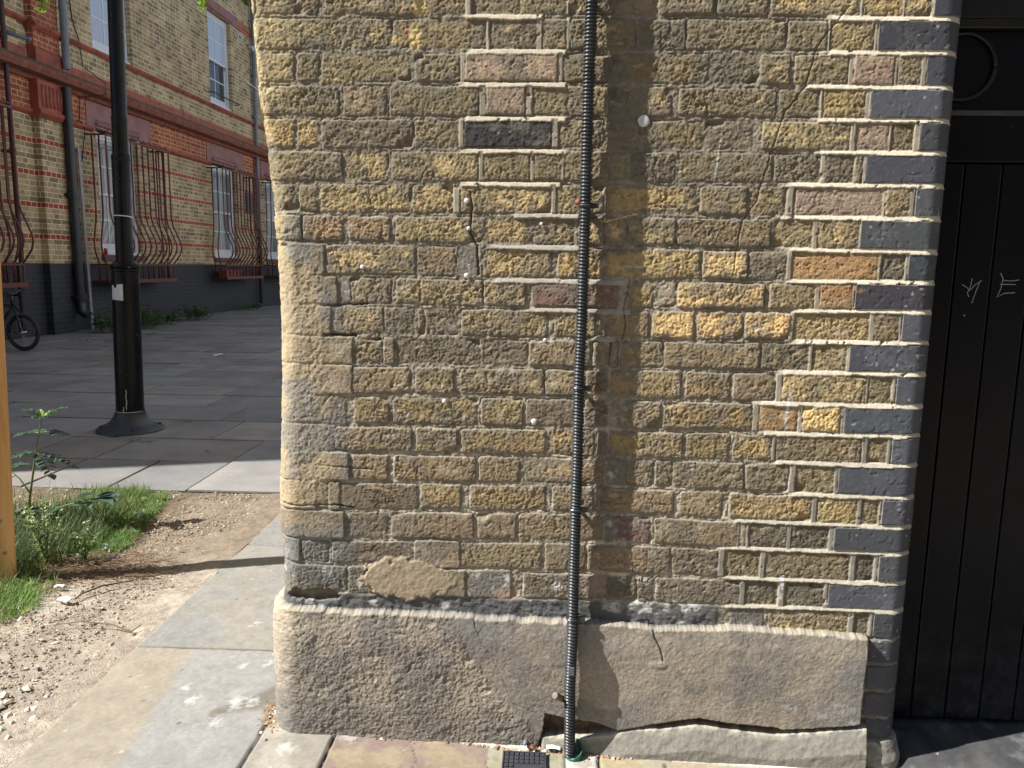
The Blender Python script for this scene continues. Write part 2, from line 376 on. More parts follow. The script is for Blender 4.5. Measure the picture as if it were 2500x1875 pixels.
    def strip(x0, x1, zz, hw, h=.0022, tone=None, taper=.03):
        hw = hw*(1+.28*n_lo+.22*n_mid2); m = ss(hw+.0008, hw-.0012, np.abs(Z-zz+.0015*n_lo+.0016*n_mid+.0008*n_hi))*ss(x0-.012, x0+taper, x+.03*n_mid2)*ss(-.80, -.55, n_mid2+.4*n_hi)*ss(x1+.004, x1-.004, x)
        if tone is None: tone = lerp3(PALE, DULL, ss(1.15, .55, Z)*.7)
        cc = tone*(1+.10*n_mid+.12*n_hi)[..., None]
        nonlocal H, C
        H = H*(1-m)+(h+.0019*np.clip((zz-Z)/hw, -1, 1)+.0005*n_mid+.0004*n_fine)*m; C = C*(1-m[..., None])+cc*m[..., None]
        QUO[m > .5] = False
    for k, (x0, x1, zz) in enumerate(STRIPS):
        strip(x0, x1, zz, .0058, .0016, np.array((.50,.44,.33)) if k < 6 else np.array((.36,.335,.275)))
    for i in range(20):
        zz = line(i+1, S)
        strip(RSTART[i], 1.3, zz, .0060, .0012)
    for zz in (.3153, .244, .169, .096, .03):
        strip(.862, 1.3, zz, .0045, -.0005, np.array((.26,.245,.205)))
    def vstrip(x0, x1, zt, zb, tone):
        nonlocal H, C
        xm = (x0+x1)/2; hw = min(max((x1-x0)/2-.0005, .003), .008)
        m = ss(hw+.0008, hw-.0010, np.abs(x-xm))*ss(zt-.003, zt-.006, Z)*ss(zb+.003, zb+.006, Z)
        cc = tone*(1+.12*n_mid+.12*n_hi)[..., None]
        m = m*ss(-.75, -.45, n_mid2+.4*n_hi); H = H*(1-m)+(.0004+.0007*n_mid)*m; C = C*(1-m[..., None])+cc*m[..., None]
        QUO[m > .5] = False
    for i, row in enumerate(rows):
        for (a0, a1, ca), (b0, b1, cb) in zip(row[:-1], row[1:]):
            xm = (a1+b0)/2
            if repointed(i, xm) and 0 < b0-a1 < .03 and ca not in 'ts':
                tone = (np.array((.33,.29,.215)) if i < 14 else np.array((.25,.23,.185)))
                vstrip(a1, b0, line(i, xm), line(i+1, xm), tone*(1+.2*(rr.rand()-.5)))
    # cracks that run through bricks and joints
    def crack(pts, wd, dp, dark=.35):
        nonlocal H, C
        d = seg_dist(x+.003*n_mid, z+.003*n_hi, pts); m = ss(wd, wd*.3, d)
        H = H-dp*m; C = C*(1-dark*m)[..., None]
    crack([(.69,1.87),(.62,1.78),(.60,1.69),(.555,1.63),(.52,1.50),(.50,1.42),(.47,1.38),(.455,1.25)], .0018, .0032, .15)
    crack([(.205,1.23),(.195,1.16),(.200,1.12),(.19,1.085)], .0022, .004)
    crack([(-.19,1.44),(-.185,1.40),(-.19,1.34),(-.17,1.31),(-.17,1.24)], .0030, .006, .25)
    crack([(-.545,.93),(-.57,.90),(-.60,.87),(-.68,.862)], .0030, .005)
    crack([(-.70,.637),(-.65,.632),(-.55,.638),(-.49,.632)], .0026, .006, .35)
    crack([(-.64,.745),(-.52,.74),(-.44,.735)], .0022, .004, .25)
    crack([(-.59,1.155),(-.50,1.16),(-.45,1.163)], .0035, .006, .2)
    crack([(-.56,1.085),(-.48,1.082)], .004, .008, .5)
    # sandy smears over the worn left corner
    tm = ss(-.52, -.60, x+.03*n_lo+.02*n_mid)*ss(1.31, 1.25, Z)*ss(.61, .66, Z)
    sm = tm*ss(-.25, .25, fbm(S, Z*.7, 12, 3, 80)+.3)
    gro = np.zeros_like(H)
    for i in range(8, 18): gro = np.maximum(gro, ss(.004, .001, np.abs(Z-line(i, S)+.004*n_lo))*ss(-.1, .4, fbm(S, Z, 8, 2, 180+i)))
    tq = tm*ss(-.35, .05, fbm(S, Z, 7, 3, 88)+.25)
    H = H*(1-.88*tq)+(.0022+.0030*n_lo+.0010*n_mid+.0016*n_hi+.0010*n_fine-.0018*gro)*.88*tq+.001*tm*(1-tq)
    C = lerp3(C, lerp3(np.broadcast_to(np.array((.37,.30,.195)), S.shape+(3,)), np.array((.27,.225,.16)), ss(-.2, .35, n_lo+.4*n_mid))*(1+.14*n_hi)[..., None], np.maximum(sm*.6, .9*tq))
    yl = ss(-.60, -.68, x+.02*n_mid)*ss(.60, .66, Z); C = lerp3(C, np.array((.52,.42,.23))*(1+.14*n_hi)[..., None], .55*yl*ss(-.3, .3, n_lo+.5*n_mid+.1))
    slate = ss(.15, .4, fbm(S, Z, 10, 2, 82)+.1)*ss(-.45, -.55, x)*ss(1.5, 1.3, Z)*ss(.3, .5, Z)
    C = lerp3(C, np.array((.185,.188,.183))*(1+.25*n_mid)[..., None], slate*.6)
    # the row above the render: dark sheared mortar with white salts
    b20 = ss(.398, .388, Z+.003*n_mid)*ss(.315, .33, Z)*ss(.50, .44, S)
    H = H*(1-b20)+(-.001+.0035*n_mid+.0015*fbm(S*.25, Z, 140, 3, 84))*b20
    cc = lerp3(np.broadcast_to(np.array((.105,.107,.106)), S.shape+(3,)), np.array((.50,.49,.46)), .8*ss(.30, .62, fbm(S, Z*1.4, 26, 4, 85)))
    C = lerp3(C, cc, b20)
    for cx, cz, ax, az_ in ((-.62,.447,.10,.02),(-.45,.42,.05,.02),(-.10,.44,.05,.03),(.03,.435,.05,.014),(.30,.383,.14,.02),(.22,.44,.02,.035)):
        m = ss(1.1, .5, np.hypot((x-cx)/ax, (z-cz)/az_)+.9*n_mid)*ss(.0, .3, n_mid2+.2*n_hi)
        C = lerp3(C, np.array((.56,.55,.51)), .75*m)
    # mortar slap (row 18-19, left of centre) and the hole under the corner
    q = np.hypot((x+.345)/.115, (z-.44)/.055)+.35*n_mid; m = ss(1.1, .92, q)
    H = H*(1-m)+(.0045+.0007*n_hi+.0005*n_fine+.001*n_mid)*m; C = lerp3(C, np.array((.335,.270,.185))*(1+.12*n_hi)[..., None], m)
    q = np.hypot((x+.605)/.085, (z-.385)/.018)+.5*n_mid; m = ss(1.0, .75, q)
    H = H-.022*m; C = lerp3(C, np.array((.30,.24,.17)), .7*m)
    q = np.hypot((x-.135)/.045, (z-.44)/.045)+.4*n_mid; m = ss(1.0, .7, q)
    C = lerp3(C, np.array((.33,.25,.20)), .6*m)
    q = np.hypot((x+.085)/.04, (z-.403)/.02)+.5*n_mid; m = ss(1.0, .7, q)
    C = lerp3(C, np.array((.38,.27,.21)), .7*m)
    # ---------------------------------------------------------------- render plinth
    pt = np.array(plinthTop); top = np.interp(x, [-1]+list(pt[:, 0]), [.357]+list(pt[:, 1])) + .005*n_mid + .004*n_lo + .002*n_hi
    pb = np.array([p_ for p_ in plinthBot if True])
    bx = [-1,-.693,-.611,-.329,-.085,-.02,.016,.022,.072,.155,.217,.316,.427,.529,.634,.645,.829,.9]
    bz = [-.10,-.10,-.10,-.10,-.10,-.10,.030,.083,.072,.063,.041,.064,.085,.072,.066,.060,.081,.10]
    bot = np.interp(x, bx, bz)+.002*n_mid
    xr = np.interp(Z, [0, .1, .32], [.848, .850, .855])
    rise = ss(-.001, .006+.004*n_mid2, top-Z)*(.84+.16*ss(0, .07, top-Z))
    rise = rise*ss(.0, .005, xr-x)*ss(-.001, .004, Z-bot)
    pl = rise
    right = ss(-.012, .012, x-np.interp(Z, [0, .06, .12, .2, .27, .345], [.0, -.02, -.095, -.15, -.195, -.235])+.006*n_mid)   # the smoother later coat
    gr = (.8-.45*right)
    hp = .030*pl + (.0028*n_lo + gr*(.0010*n_mid+.0016*n_hi+.0016*n_fine)-.0022*right)*pl
    hp = hp - .0022*ss(.35, .6, fbm(S, Z, 30, 3, 90))*pl*(1-right)
    mP = ss(.02, .25, pl)
    H = H*(1-mP)+hp*mP
    cP = lerp3(np.broadcast_to(np.array((.225,.192,.148)), S.shape+(3,)), np.array((.155,.138,.115)), ss(-.25, .35, n_lo*1.3+.4*n_mid))
    cP = lerp3(cP, np.array((.140,.132,.122)), .75*right*ss(.5, -.1, fbm(S, Z, 5, 3, 91)+.25))
    cP = lerp3(cP, np.array((.205,.175,.145)), .55*right*ss(.0, .5, fbm(S, Z, 4, 3, 92)))
    cP = lerp3(cP, np.array((.23,.205,.155)), ss(.024, .003, top-Z+.022*n_mid+.01*n_hi)*.6)
    cP = lerp3(cP, np.array((.34,.33,.31)), .6*ss(.25, .6, fbm(S*.35, Z*1.2, 18, 3, 94))*ss(.2, .08, Z)*right)
    cP = lerp3(cP, np.array((.36,.30,.20)), .5*ss(-.60, -.67, x)*ss(.1, .3, Z))
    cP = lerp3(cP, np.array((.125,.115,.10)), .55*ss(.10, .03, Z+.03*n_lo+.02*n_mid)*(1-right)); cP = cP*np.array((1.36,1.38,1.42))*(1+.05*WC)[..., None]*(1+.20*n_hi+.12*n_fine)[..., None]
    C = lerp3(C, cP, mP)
    PLI = mP > .5
    crack([(.285,.345),(.30,.325),(.302,.31),(.32,.275),(.325,.245)], .0022, .004, .6)
    crack([(-.172,.346),(-.168,.325)], .0016, .003, .5)
    crack([(-.168,.325),(-.15,.28),(-.12,.24),(-.09,.17),(-.065,.11),(.0,.085)], .0016, .0010, .12)
    q = np.hypot((x-.32)/.03, (z-.235)/.012)+.6*n_mid; m = ss(1, .3, q); H = H+.002*m; C = lerp3(C, np.array((.32,.30,.26)), .5*m)
    # below the render on the right: a dark gap over rubble and a smeared mortar skirt
    lowm = ss(.004, -.004, Z-bot)*ss(.0, .02, x)*(1-ss(.862, .872, x))
    skt = np.interp(x, [-1,.02,.10,.2,.24,.33,.42,.55,.62,.645,.66,.85], [-.1,.02,.020,.033,.050,.055,.070,.056,.050,.052,.055,.078])+.002*n_mid
    sk = ss(.003, -.003, Z-skt)*lowm
    H = H*(1-lowm)+(-.010+.004*n_mid+.003*n_hi)*lowm
    C = lerp3(C, lerp3(np.broadcast_to(np.array((.15,.095,.05)), S.shape+(3,)), np.array((.26,.17,.085)), ss(-.2, .4, n_mid+.3*n_hi)), lowm*ss(.2, .35, x))
    C = lerp3(C, np.array((.15,.115,.08))*(1+.3*n_hi)[..., None], lowm*ss(.3, .2, x))
    H = H*(1-sk)+(.026+.0015*n_mid+.0006*n_hi+.35*np.clip(skt-Z, 0, .06))*sk
    H = H+(.00012*WN)*mP; cs = lerp3(np.broadcast_to(np.array((.225,.212,.180)), S.shape+(3,)), np.array((.42,.39,.31)), ss(.02, .0, skt-Z)*ss(-.1, .3, n_mid+.2))
    C = lerp3(C, cs*(1+.12*n_hi)[..., None], sk)
    sh_ = ss(-.10, -.03, -Z)*0
    q20 = ss(.036, .030, Z+.004*n_mid)*ss(.86, .875, x)            # mortar foot of the quoin
    H = H*(1-q20)+(.012+.003*n_mid+.3*np.clip(.03-Z, 0, .05))*q20; C = lerp3(C, np.array((.36,.335,.28))*(1+.15*n_hi)[..., None], q20)
    QUO &= (q20 < .5) & ~PLI
    PLI |= (sk > .5)
    # damp grime near the foot of the blue bricks, small marks
    g = ss(.34, .2, Z)*ss(.86, .88, x)
    C = lerp3(C, np.array((.055,.058,.064)), .45*g*ss(-.1, .3, n_mid2+.2))
    def dab(cx, cz, ax, az_, col, a=1.0, n=.5):
        nonlocal C
        m = ss(1.1, .7, np.hypot((x-cx)/ax, (z-cz)/az_)+n*n_hi); C = lerp3(C, np.array(col), a*m)
    dab(.628, .463, .006, .022, (.7,.7,.68), .9); dab(.625, .425, .004, .012, (.7,.7,.68), .6)
    for k in range(6): dab(.612-.001*k, .955-.016*k, .0035, .010, (.72,.72,.70), .9)
    for k in range(10): dab(.410-.0012*k, 1.575-.011*k, .0016, .008, (.6,.6,.55), .7, .3)
    for k in range(7): dab(.14+.012*k, 1.372+.003*k, .008, .002, (.72,.58,.22), .8, .4)
    for k in range(7): dab(.655+.009*k, 1.572+.0008*k, .006, .004, (.68,.55,.24), .7)
    dab(-.53, 1.70, .03, .006, (.60,.42,.14), .55); dab(-.325, 1.795, .014, .028, (.66,.50,.22), .85); dab(-.315, 1.865, .018, .02, (.66,.50,.22), .85)
    dab(-.345, 1.81, .006, .02, (.42,.20,.14), .6); dab(-.37, 1.79, .016, .010, (.6,.46,.2), .7)
    dab(.19, 1.23, .02, .016, (.6,.58,.5), .25); dab(.215, 1.265, .03, .003, (.6,.6,.58), .5)
    dab(-.21, .915, .012, .002, (.7,.55,.15), .5); dab(.715, 1.215, .06, .008, (.42,.20,.08), .5)
    C = np.clip(C, .01, .9)
    # ---------------------------------------------------------------- wrap round the two corners
    xl, r = left_profile(Z); xc = xl+r
    a = np.clip((xc-S)/r, 0, math.pi/2); ext = np.maximum(0, (xc-S)-r*math.pi/2)
    b = np.clip((S-(XR-RB))/RB, 0, math.pi/2); extr = np.maximum(0, (S-(XR-RB))-RB*math.pi/2)
    px_ = np.where(S < xc, xc-r*np.sin(a), np.where(S > XR-RB, XR-RB+RB*np.sin(b), S))
    py_ = np.where(S < xc, r*(1-np.cos(a))+ext, np.where(S > XR-RB, RB*(1-np.cos(b))+extr, 0))
    nx = np.where(S < xc, -np.sin(a), np.where(S > XR-RB, np.sin(b), 0)); ny = -np.where(S < xc, np.cos(a), np.where(S > XR-RB, np.cos(b), 1))
    P = np.stack([px_+nx*H, py_+ny*H, Z], -1).reshape(-1, 3)
    # undercut: push recessed points a touch so ledges throw crisp shadows
    idx = np.arange(nz*ns).reshape(nz, ns)
    F = np.stack([idx[:-1, :-1], idx[:-1, 1:], idx[1:, 1:], idx[1:, :-1]], -1).reshape(-1, 4)
    lab = np.where(PLI, 2, np.where(QUO, 1, 0))[:-1, :-1].reshape(-1)
    Cf = C.reshape(-1, 3)
    root = empty("brick_wall", (0, 0, 0))
    tag(root, "weathered yellow stock brick wall end with blue brick corner and rendered foot", "wall")
    mats = {0: vcol("stock_brick", .93, .25, 420, .30, .45, .0012, 1100), 1: vcol("blue_brick", .55, .4, 300, .12, .12, .0006, 900), 2: vcol("cement_render", .95, .2, 500, .28, .5, .0012, 1000)}
    for k, nm in ((0, "stock_brickwork"), (1, "blue_brick_corner"), (2, "cement_plinth")):
        f = F[lab == k]; u, inv = np.unique(f, return_inverse=True)
        o = mesh_np(nm, P[u], inv.reshape(-1, 4), mats[k], root, Cf[u])
    # plain continuation above the picture and back along the two returns
    t = NT("plain_stock_brick"); v = t.n("Mapping"); t.l(t.tc.outputs["Object"], v.inputs[0])
    sx = t.n("SeparateXYZ"); t.l(v.outputs[0], sx.inputs[0]); cx = t.n("CombineXYZ")
    t.l(t.math('ADD', sx.outputs[0], sx.outputs[1]), cx.inputs[0]); t.l(sx.outputs[2], cx.inputs[1])
    bt = t.n("TexBrick"); t.l(cx.outputs[0], bt.inputs[0]); bt.inputs["Scale"].default_value = 1
    bt.inputs["Brick Width"].default_value = .228; bt.inputs["Row Height"].default_value = .0762; bt.inputs["Mortar Size"].default_value = .005
    bt.inputs["Color1"].default_value = (.17,.135,.07,1); bt.inputs["Color2"].default_value = (.30,.23,.11,1); bt.inputs["Mortar"].default_value = (.2,.18,.14,1)
    c = t.mix(1, bt.outputs[0], t.ramp(t.noise(40, 5), [(.3,(.6,)*3),(.7,(1.4,)*3)]), 'MULTIPLY')
    t.bump(t.noise(120, 4), .6, .004); mb = t.done(c, .93)
    b = MB(); b.box(-.722, .957, 0, 3.0, 1.925, 4.6)
    b.build("upper_brickwork", mb, root)
    b = MB(); b.box(-.715, .95, .22, 3.0, -.06, 1.925)
    b.build("rear_brickwork", mb, root)
    b = MB(); b.box(-.715, 9.0, 3.0, 26.0, -.1, 7.5)  # unseen block added to bounce sunlight onto the facade, grey chosen for that
    b.build("bounce_wall", plain("bounce_wall_grey", (.43,.44,.45), .9, .15, 3), root)
    return root
WALL = build_wall()
# ================================================================== ground
def gz(x):
    return np.where(x < -.55, 0, -.027*(np.minimum(x, 1.0)+.55))
def gz1(x): return float(gz(np.array(x)))
def build_ground():
    # base sheet to the horizon
    b = MB(); b.box(-60, 60, -60, 90, -.35, -.075)
    o = b.build("ground", plain("earth", (.16,.13,.10), .95, .3, 6)); tag(o, "bare earth reaching out under the paving", "ground", kind="structure")
    # ---- near flags round the foot of the wall
    D = .005
    X, Y = np.meshgrid(np.arange(-1.335, 2.2, D, dtype=np.float32), np.arange(-1.3, 2.165, D, dtype=np.float32))
    n1 = fbm(X, Y, 4, 4, 101); n2 = fbm(X, Y, 22, 4, 102); n3 = fbm(X, Y, 90, 3, 103, .7); n4 = fbm(X, Y, 10, 4, 104)
    x = X+.006*n2; y = Y+.006*fbm(X, Y, 20, 3, 105)
    H = gz(X)+.0022*n1+.0010*n2+.0008*n3
    C = np.broadcast_to(np.array((.31,.30,.275)), X.shape+(3,)).copy()
    def region(m, c, c2=None, f=None):
        nonlocal C
        cc = np.array(c) if c2 is None else lerp3(np.broadcast_to(np.array(c), C.shape), np.array(c2), f)
        C = np.where(m[..., None], cc, C)
    band = ss(-.15, .2, n1*.8+.35*fbm(X*1.2+Y*.4, Y*.35, 6, 3, 106))
    region(Y > 1.355, (.29,.28,.255))
    region((Y <= 1.355) & (Y > .41), (.30,.295,.275), (.335,.305,.25), .6*band)
    diag = ss(-.02, .02, x-(-1.11+.55*(.35-y)*.25-.02)+.03*n4)
    region((Y <= .41) & (X < -.745), (.36,.315,.245), (.335,.325,.30), diag)
    region((X >= -.745) & (X < -.547) & (Y < .3), (.34,.31,.255), (.42,.39,.32), ss(0,.4,n4))
    rb = lerp3(lerp3(np.broadcast_to(np.array((.30,.225,.185)), C.shape), np.array((.36,.29,.19)), ss(.1,.35,n4)), np.array((.255,.26,.15)), ss(.02,.35,fbm(X, Y, 6, 3, 107))*ss(-.35,-.2,X))
    C = np.where(((X >= -.547) & (X < -.128) & (Y < .3))[..., None], rb, C)
    region((X >= -.128) & (X < .074) & (Y < .3), (.40,.36,.27), (.34,.32,.20), ss(0,.4,n4))
    region((X >= .074) & (X < .165) & (Y < .3), (.58,.56,.50), (.40,.37,.30), ss(.1,.4,n2))
    region((X >= .165) & (X < .336) & (Y < .3), (.46,.38,.235), (.40,.36,.27), ss(0,.3,n4))
    region((X >= .336) & (X < .95) & (Y < .3), (.42,.35,.25), (.36,.34,.27), ss(-.1,.3,n4))
    dk = ss(.935, .96, x+.35*np.maximum(Y+.03, 0)*0)
    region(X > .955, (.062,.062,.064), (.10,.098,.095), ss(-.1,.4,n4+.3*n2))  # doorway floor darkened in place of shade
    # joints
    def joint(pts, wd=.006, dp=.006, dark=(.06,.055,.04), wob=1):
        nonlocal H, C
        d = seg_dist(X+wob*.004*n2, Y+wob*.004*n4, pts); m = ss(wd, wd*.35, d)
        H = H-dp*m; C = lerp3(C, np.array(dark), m*.9)
        sp = ss(wd*3.5, wd, d)*ss(-.1, .4, n2)
        C = lerp3(C, np.array((.26,.20,.12)), .35*sp)
    joint([(-1.34,.41),(-.68,.415)], .006); joint([(-1.34,1.355),(-.6,1.36)], .005)
    joint([(-.745,.12),(-.745,.03),(-.747,-.10),(-.75,-.8)], .0055, .008); joint([(-.547,-.01),(-.547,-.9)], .006, .010)
    joint([(-.128,-.04),(-.122,-.8)], .0025, .002); joint([(.074,-.04),(.08,-.8)], .003, .003)
    joint([(.165,-.03),(.167,-.9)], .006, .012, (.02,.018,.015)); joint([(.336,-.06),(.34,-.8)], .004, .006)
    joint([(.62,-.06),(.62,-.8)], .004, .006); joint([(-.33,-.06),(-.31,-.11),(-.32,-.2)], .0018, .002)
    joint([(.955,-.045),(.965,-.14),(.99,-.8)], .006, .008, (.05,.045,.04))
    # lime mortar line along the foot
    wl = np.interp(X, [-.56,-.544,-.346,-.121,-.02,.05,.216,.42,.624,.93], [.03,.008,-.008,-.022,-.030,-.03,-.028,-.035,-.040,-.055])
    ww = np.interp(X, [-.56,-.3,-.02,.0,.2,.22,.6,.93], [.012,.012,.010,.0,.0,.011,.013,.016])
    m = ss(ww+.002, ww-.002, np.abs(Y-wl+.0025*n2))*ss(.002, .006, ww)*ss(-.553,-.547,X)*ss(.96,.94,X)
    H = H+.006*m; C = lerp3(C, np.array((.72,.68,.60))*(1+.15*n3)[..., None], m)
    # rubble filling at the conduit
    q = np.hypot((X-.10)/.16, (Y+.012)/.030)+.25*n2; m = ss(1.1, .8, q); H = H+(.004*n3+.003*n2)*m; C = lerp3(C, np.array((.24,.17,.115))*(1+.35*n3)[..., None], .85*m)
    q = np.hypot((X+.735)/.05, (Y-.075)/.10)+.3*n2; m = ss(1.1, .7, q); H = H+.004*n3*m; C = lerp3(C, np.array((.30,.22,.14))*(1+.3*n3)[..., None], .8*m)
    # brown stain, droppings, dark spots
    m = ss(.055, .02, seg_dist(X+.02*n4, Y+.02*n2, [(-.74,.19),(-.80,.12),(-.90,.05)])*np.interp(X, [-.9,-.76], [1.7,.8]))
    C = lerp3(C, np.array((.165,.135,.095)), .7*m)
    def splat(cx, cy, r_, c=(.62,.62,.60), a=.6):
        nonlocal C
        m = ss(.55, .30, np.hypot(X-cx, (Y-cy)*.8)/r_*.55+.8*np.abs(fbm(X, Y, 45, 3, 140))+.3*np.abs(n3)); C = lerp3(C, np.array(c), a*m)
    for p_ in ((-.93,.31,.030),(-1.00,.11,.04),(-.87,.10,.05),(-.83,.115,.04),(-.90,.00,.05),(-1.05,.17,.03),(-.86,.33,.03),(-.68,-.01,.04),(-.66,-.10,.05),(-.62,-.01,.03),(-1.0,.6,.04),(-.98,.37,.025),(-.52,-.005,.05),(-.50,-.04,.03)): splat(*p_)
    r_ = np.random.RandomState(8)
    for k in range(150):
        cx, cy = r_.uniform(-1.3, 1.4), r_.uniform(-.2, 1.9); rr_ = r_.uniform(.003, .008)
        i0 = int((cx+1.335)/D); j0 = int((cy+1.3)/D); s_ = (slice(max(j0-4,0), j0+5), slice(max(i0-4,0), i0+5))
        d = np.hypot(X[s_]-cx, Y[s_]-cy); C[s_] = lerp3(C[s_], np.array((.6,.58,.54)) if r_.rand() < .55 else np.array((.07,.06,.05)), .8*ss(rr_, rr_*.4, d))
    m = ss(.30, .55, fbm(X, Y, 16, 4, 108))*(X > .955); C = lerp3(C, np.array((.22,.21,.20)), .5*m)
    C = C*.72*(1+.16*n2+.18*n3)[..., None]
    # the doorway slab, shade put into its colour, rises a little to the door sill; the left edge drops to the gravel
    H = H+np.interp(Y, [-.06, .15], [0, .035])*ss(.96, 1.0, X)
    H = H-.03*ss(-1.328, -1.334, X)
    nz, ns = X.shape; idx = np.arange(nz*ns).reshape(nz, ns)
    F = np.stack([idx[:-1,:-1], idx[:-1,1:], idx[1:,1:], idx[1:,:-1]], -1).reshape(-1, 4)
    o = mesh_np("pavement", np.stack([X, Y, H], -1).reshape(-1, 3), F, vcol("york_stone", .88, .3, 260, .16, .35, .002, 500), None, np.clip(C, .01, .85).reshape(-1, 3))
    tag(o, "sunlit stone flags along the foot of the brick wall", "pavement", kind="structure")
    # ---- gravel and bare soil
    D = .009
    X, Y = np.meshgrid(np.arange(-4.6, -1.32, D, dtype=np.float32), np.arange(-1.6, 2.17, D, dtype=np.float32))
    n1 = fbm(X, Y, 3, 4, 121); n2 = fbm(X, Y, 20, 4, 122); n3 = fbm(X, Y, 70, 2, 123, .8)
    H = -.013+.008*n1+.003*n2+.003*n3+.010*ss(-1.6,-1.34,X)
    C = lerp3(np.broadcast_to(np.array((.43,.365,.29)), X.shape+(3,)), np.array((.54,.47,.38)), ss(-.2, .4, n1+.5*n2))
    C = lerp3(C, np.array((.26,.20,.14)), .8*ss(.9, 1.5, Y+.25*n1))
    C = lerp3(C, np.array((.20,.15,.10)), .8*ss(-1.75, -1.95, X+.1*n1))
    C = C*.66*(1+.25*n2+.3*n3)[..., None]
    nz, ns = X.shape; idx = np.arange(nz*ns).reshape(nz, ns)
    F = np.stack([idx[:-1,:-1], idx[:-1,1:], idx[1:,1:], idx[1:,:-1]], -1).reshape(-1, 4)
    o = mesh_np("gravel_path", np.stack([X, Y, H], -1).reshape(-1, 3), F, vcol("gravel_soil", .97, .15, 160, .35, .8, .006, 220), None, np.clip(C, .01, .8).reshape(-1, 3))
    tag(o, "sandy trodden gravel between the grass and the flags", "gravel", kind="structure")
    # ---- far paving
    b = MB(); r_ = random.Random(4)
    rows = [2.165, 2.80, 3.41, 4.05, 4.66]
    while rows[-1] < 30: rows.append(rows[-1]+r_.uniform(.52, .72))
    fixed = {0: [-4.3,-3.6,-2.93,-2.45,-1.985,-1.2,-.4], 1: [-4.4,-3.39,-2.9,-2.0,-1.3,-.6], 2: [-4.2,-3.385,-2.39,-1.5,-.7], 3: [-4.3,-3.40,-2.6,-1.7,-.8]}
    for i in range(len(rows)-1):
        y0, y1 = rows[i], rows[i+1]
        xs = [-9.5]; end = 6.0 if y0 > 3.1 else -.73
        if i in fixed:
            while xs[-1] < fixed[i][0]-.9: xs.append(xs[-1]+r_.uniform(.6, .95))
            xs += fixed[i]
            while xs[-1]+.5 < end: xs.append(min(xs[-1]+r_.uniform(.6, .95), end))
        else:
            while xs[-1] < end-.5: xs.append(xs[-1]+r_.uniform(.55, 1.05))
        for a, c in zip(xs[:-1], xs[1:]):
            g = r_.uniform(.006, .011); k = r_.uniform(.82, 1.15); t_ = r_.uniform(-.012, .012)
            if i < 2: k *= .88  # sunlit near rows coloured darker to hold back the light on them
            b.cur = (.225*k+t_, .215*k, .205*k-t_)
            z = -.003+r_.uniform(-.004, .004); n0 = len(b.v)
            b.box(a+g, c-g, y0+g, y1-g, z-.06, z)
            for q in range(4, 8):
                v = b.v[n0+q]; b.v[n0+q] = (v[0], v[1], v[2]+r_.uniform(-.002, .003))
    t = NT("far_flags"); a = t.n("Attribute", attribute_name="Col")
    c = t.mix(1, a.outputs["Color"], t.ramp(t.noise(3.2, 6, .6), [(.3,(.78,.78,.8)),(.7,(1.22,1.2,1.15))]), 'MULTIPLY')
    c = t.mix(t.ramp(t.noise(60, 3), [(.69,(0,0,0)),(.74,(1,1,1))]), c, (.42,.41,.39)); c = t.mix(t.ramp(t.noise(1.1, 6, .7), [(.52,(0,0,0)),(.72,(.55,.55,.55))]), c, (.10,.095,.085))
    t.bump(t.noise(40, 5), .35, .006)
    o = b.build("paving", t.done(c, .72, 0, .5), bevel=.004); tag(o, "large grey flagstones of the open yard", "paving", kind="structure")
    b = MB(); b.box(-9.6, 6.1, 2.17, 30.2, -.07, -.012)
    o = b.build("paving_bed", plain("joint_dirt", (.030,.029,.018), .95, .4, 12)); tag(o, "dark soil in the joints of the yard flags", "joint", kind="structure")
build_ground()

# ================================================================== loose matter on the ground
def stuff_quads(name, items, mat, label, cat, kind="stuff"):
    b = MB()
    for it in items: b.cur = it[2]; b.add(it[0], it[1])
    o = b.build(name, mat); tag(o, label, cat, kind=kind); return o
def stone_geo(c, r, rg):
    ang = rg.uniform(0, 6.28); sx, sy, sz = r*rg.uniform(.7, 1.5), r*rg.uniform(.6, 1.1), r*rg.uniform(.4, .8)
    vs = []
    for (u, v, w_) in ((1,0,0),(.5,.87,0),(-.5,.87,0),(-1,0,0),(-.5,-.87,0),(.5,-.87,0),(.45,.1,.9),(-.3,.45,.85),(-.2,-.5,.9),(0,0,-1)):
        k = rg.uniform(.8, 1.2); x, y, z = u*sx*k, v*sy*k, w_*sz*k
        vs.append((c[0]+x*math.cos(ang)-y*math.sin(ang), c[1]+x*math.sin(ang)+y*math.cos(ang), c[2]+z))
    fs = [(0,1,6),(1,7,6),(1,2,7),(2,3,7),(3,4,8),(3,8,7),(4,5,8),(5,0,6),(5,6,8),(6,7,8)]+[(i,9,(i+1) % 6) for i in range(6)]
    return vs, fs
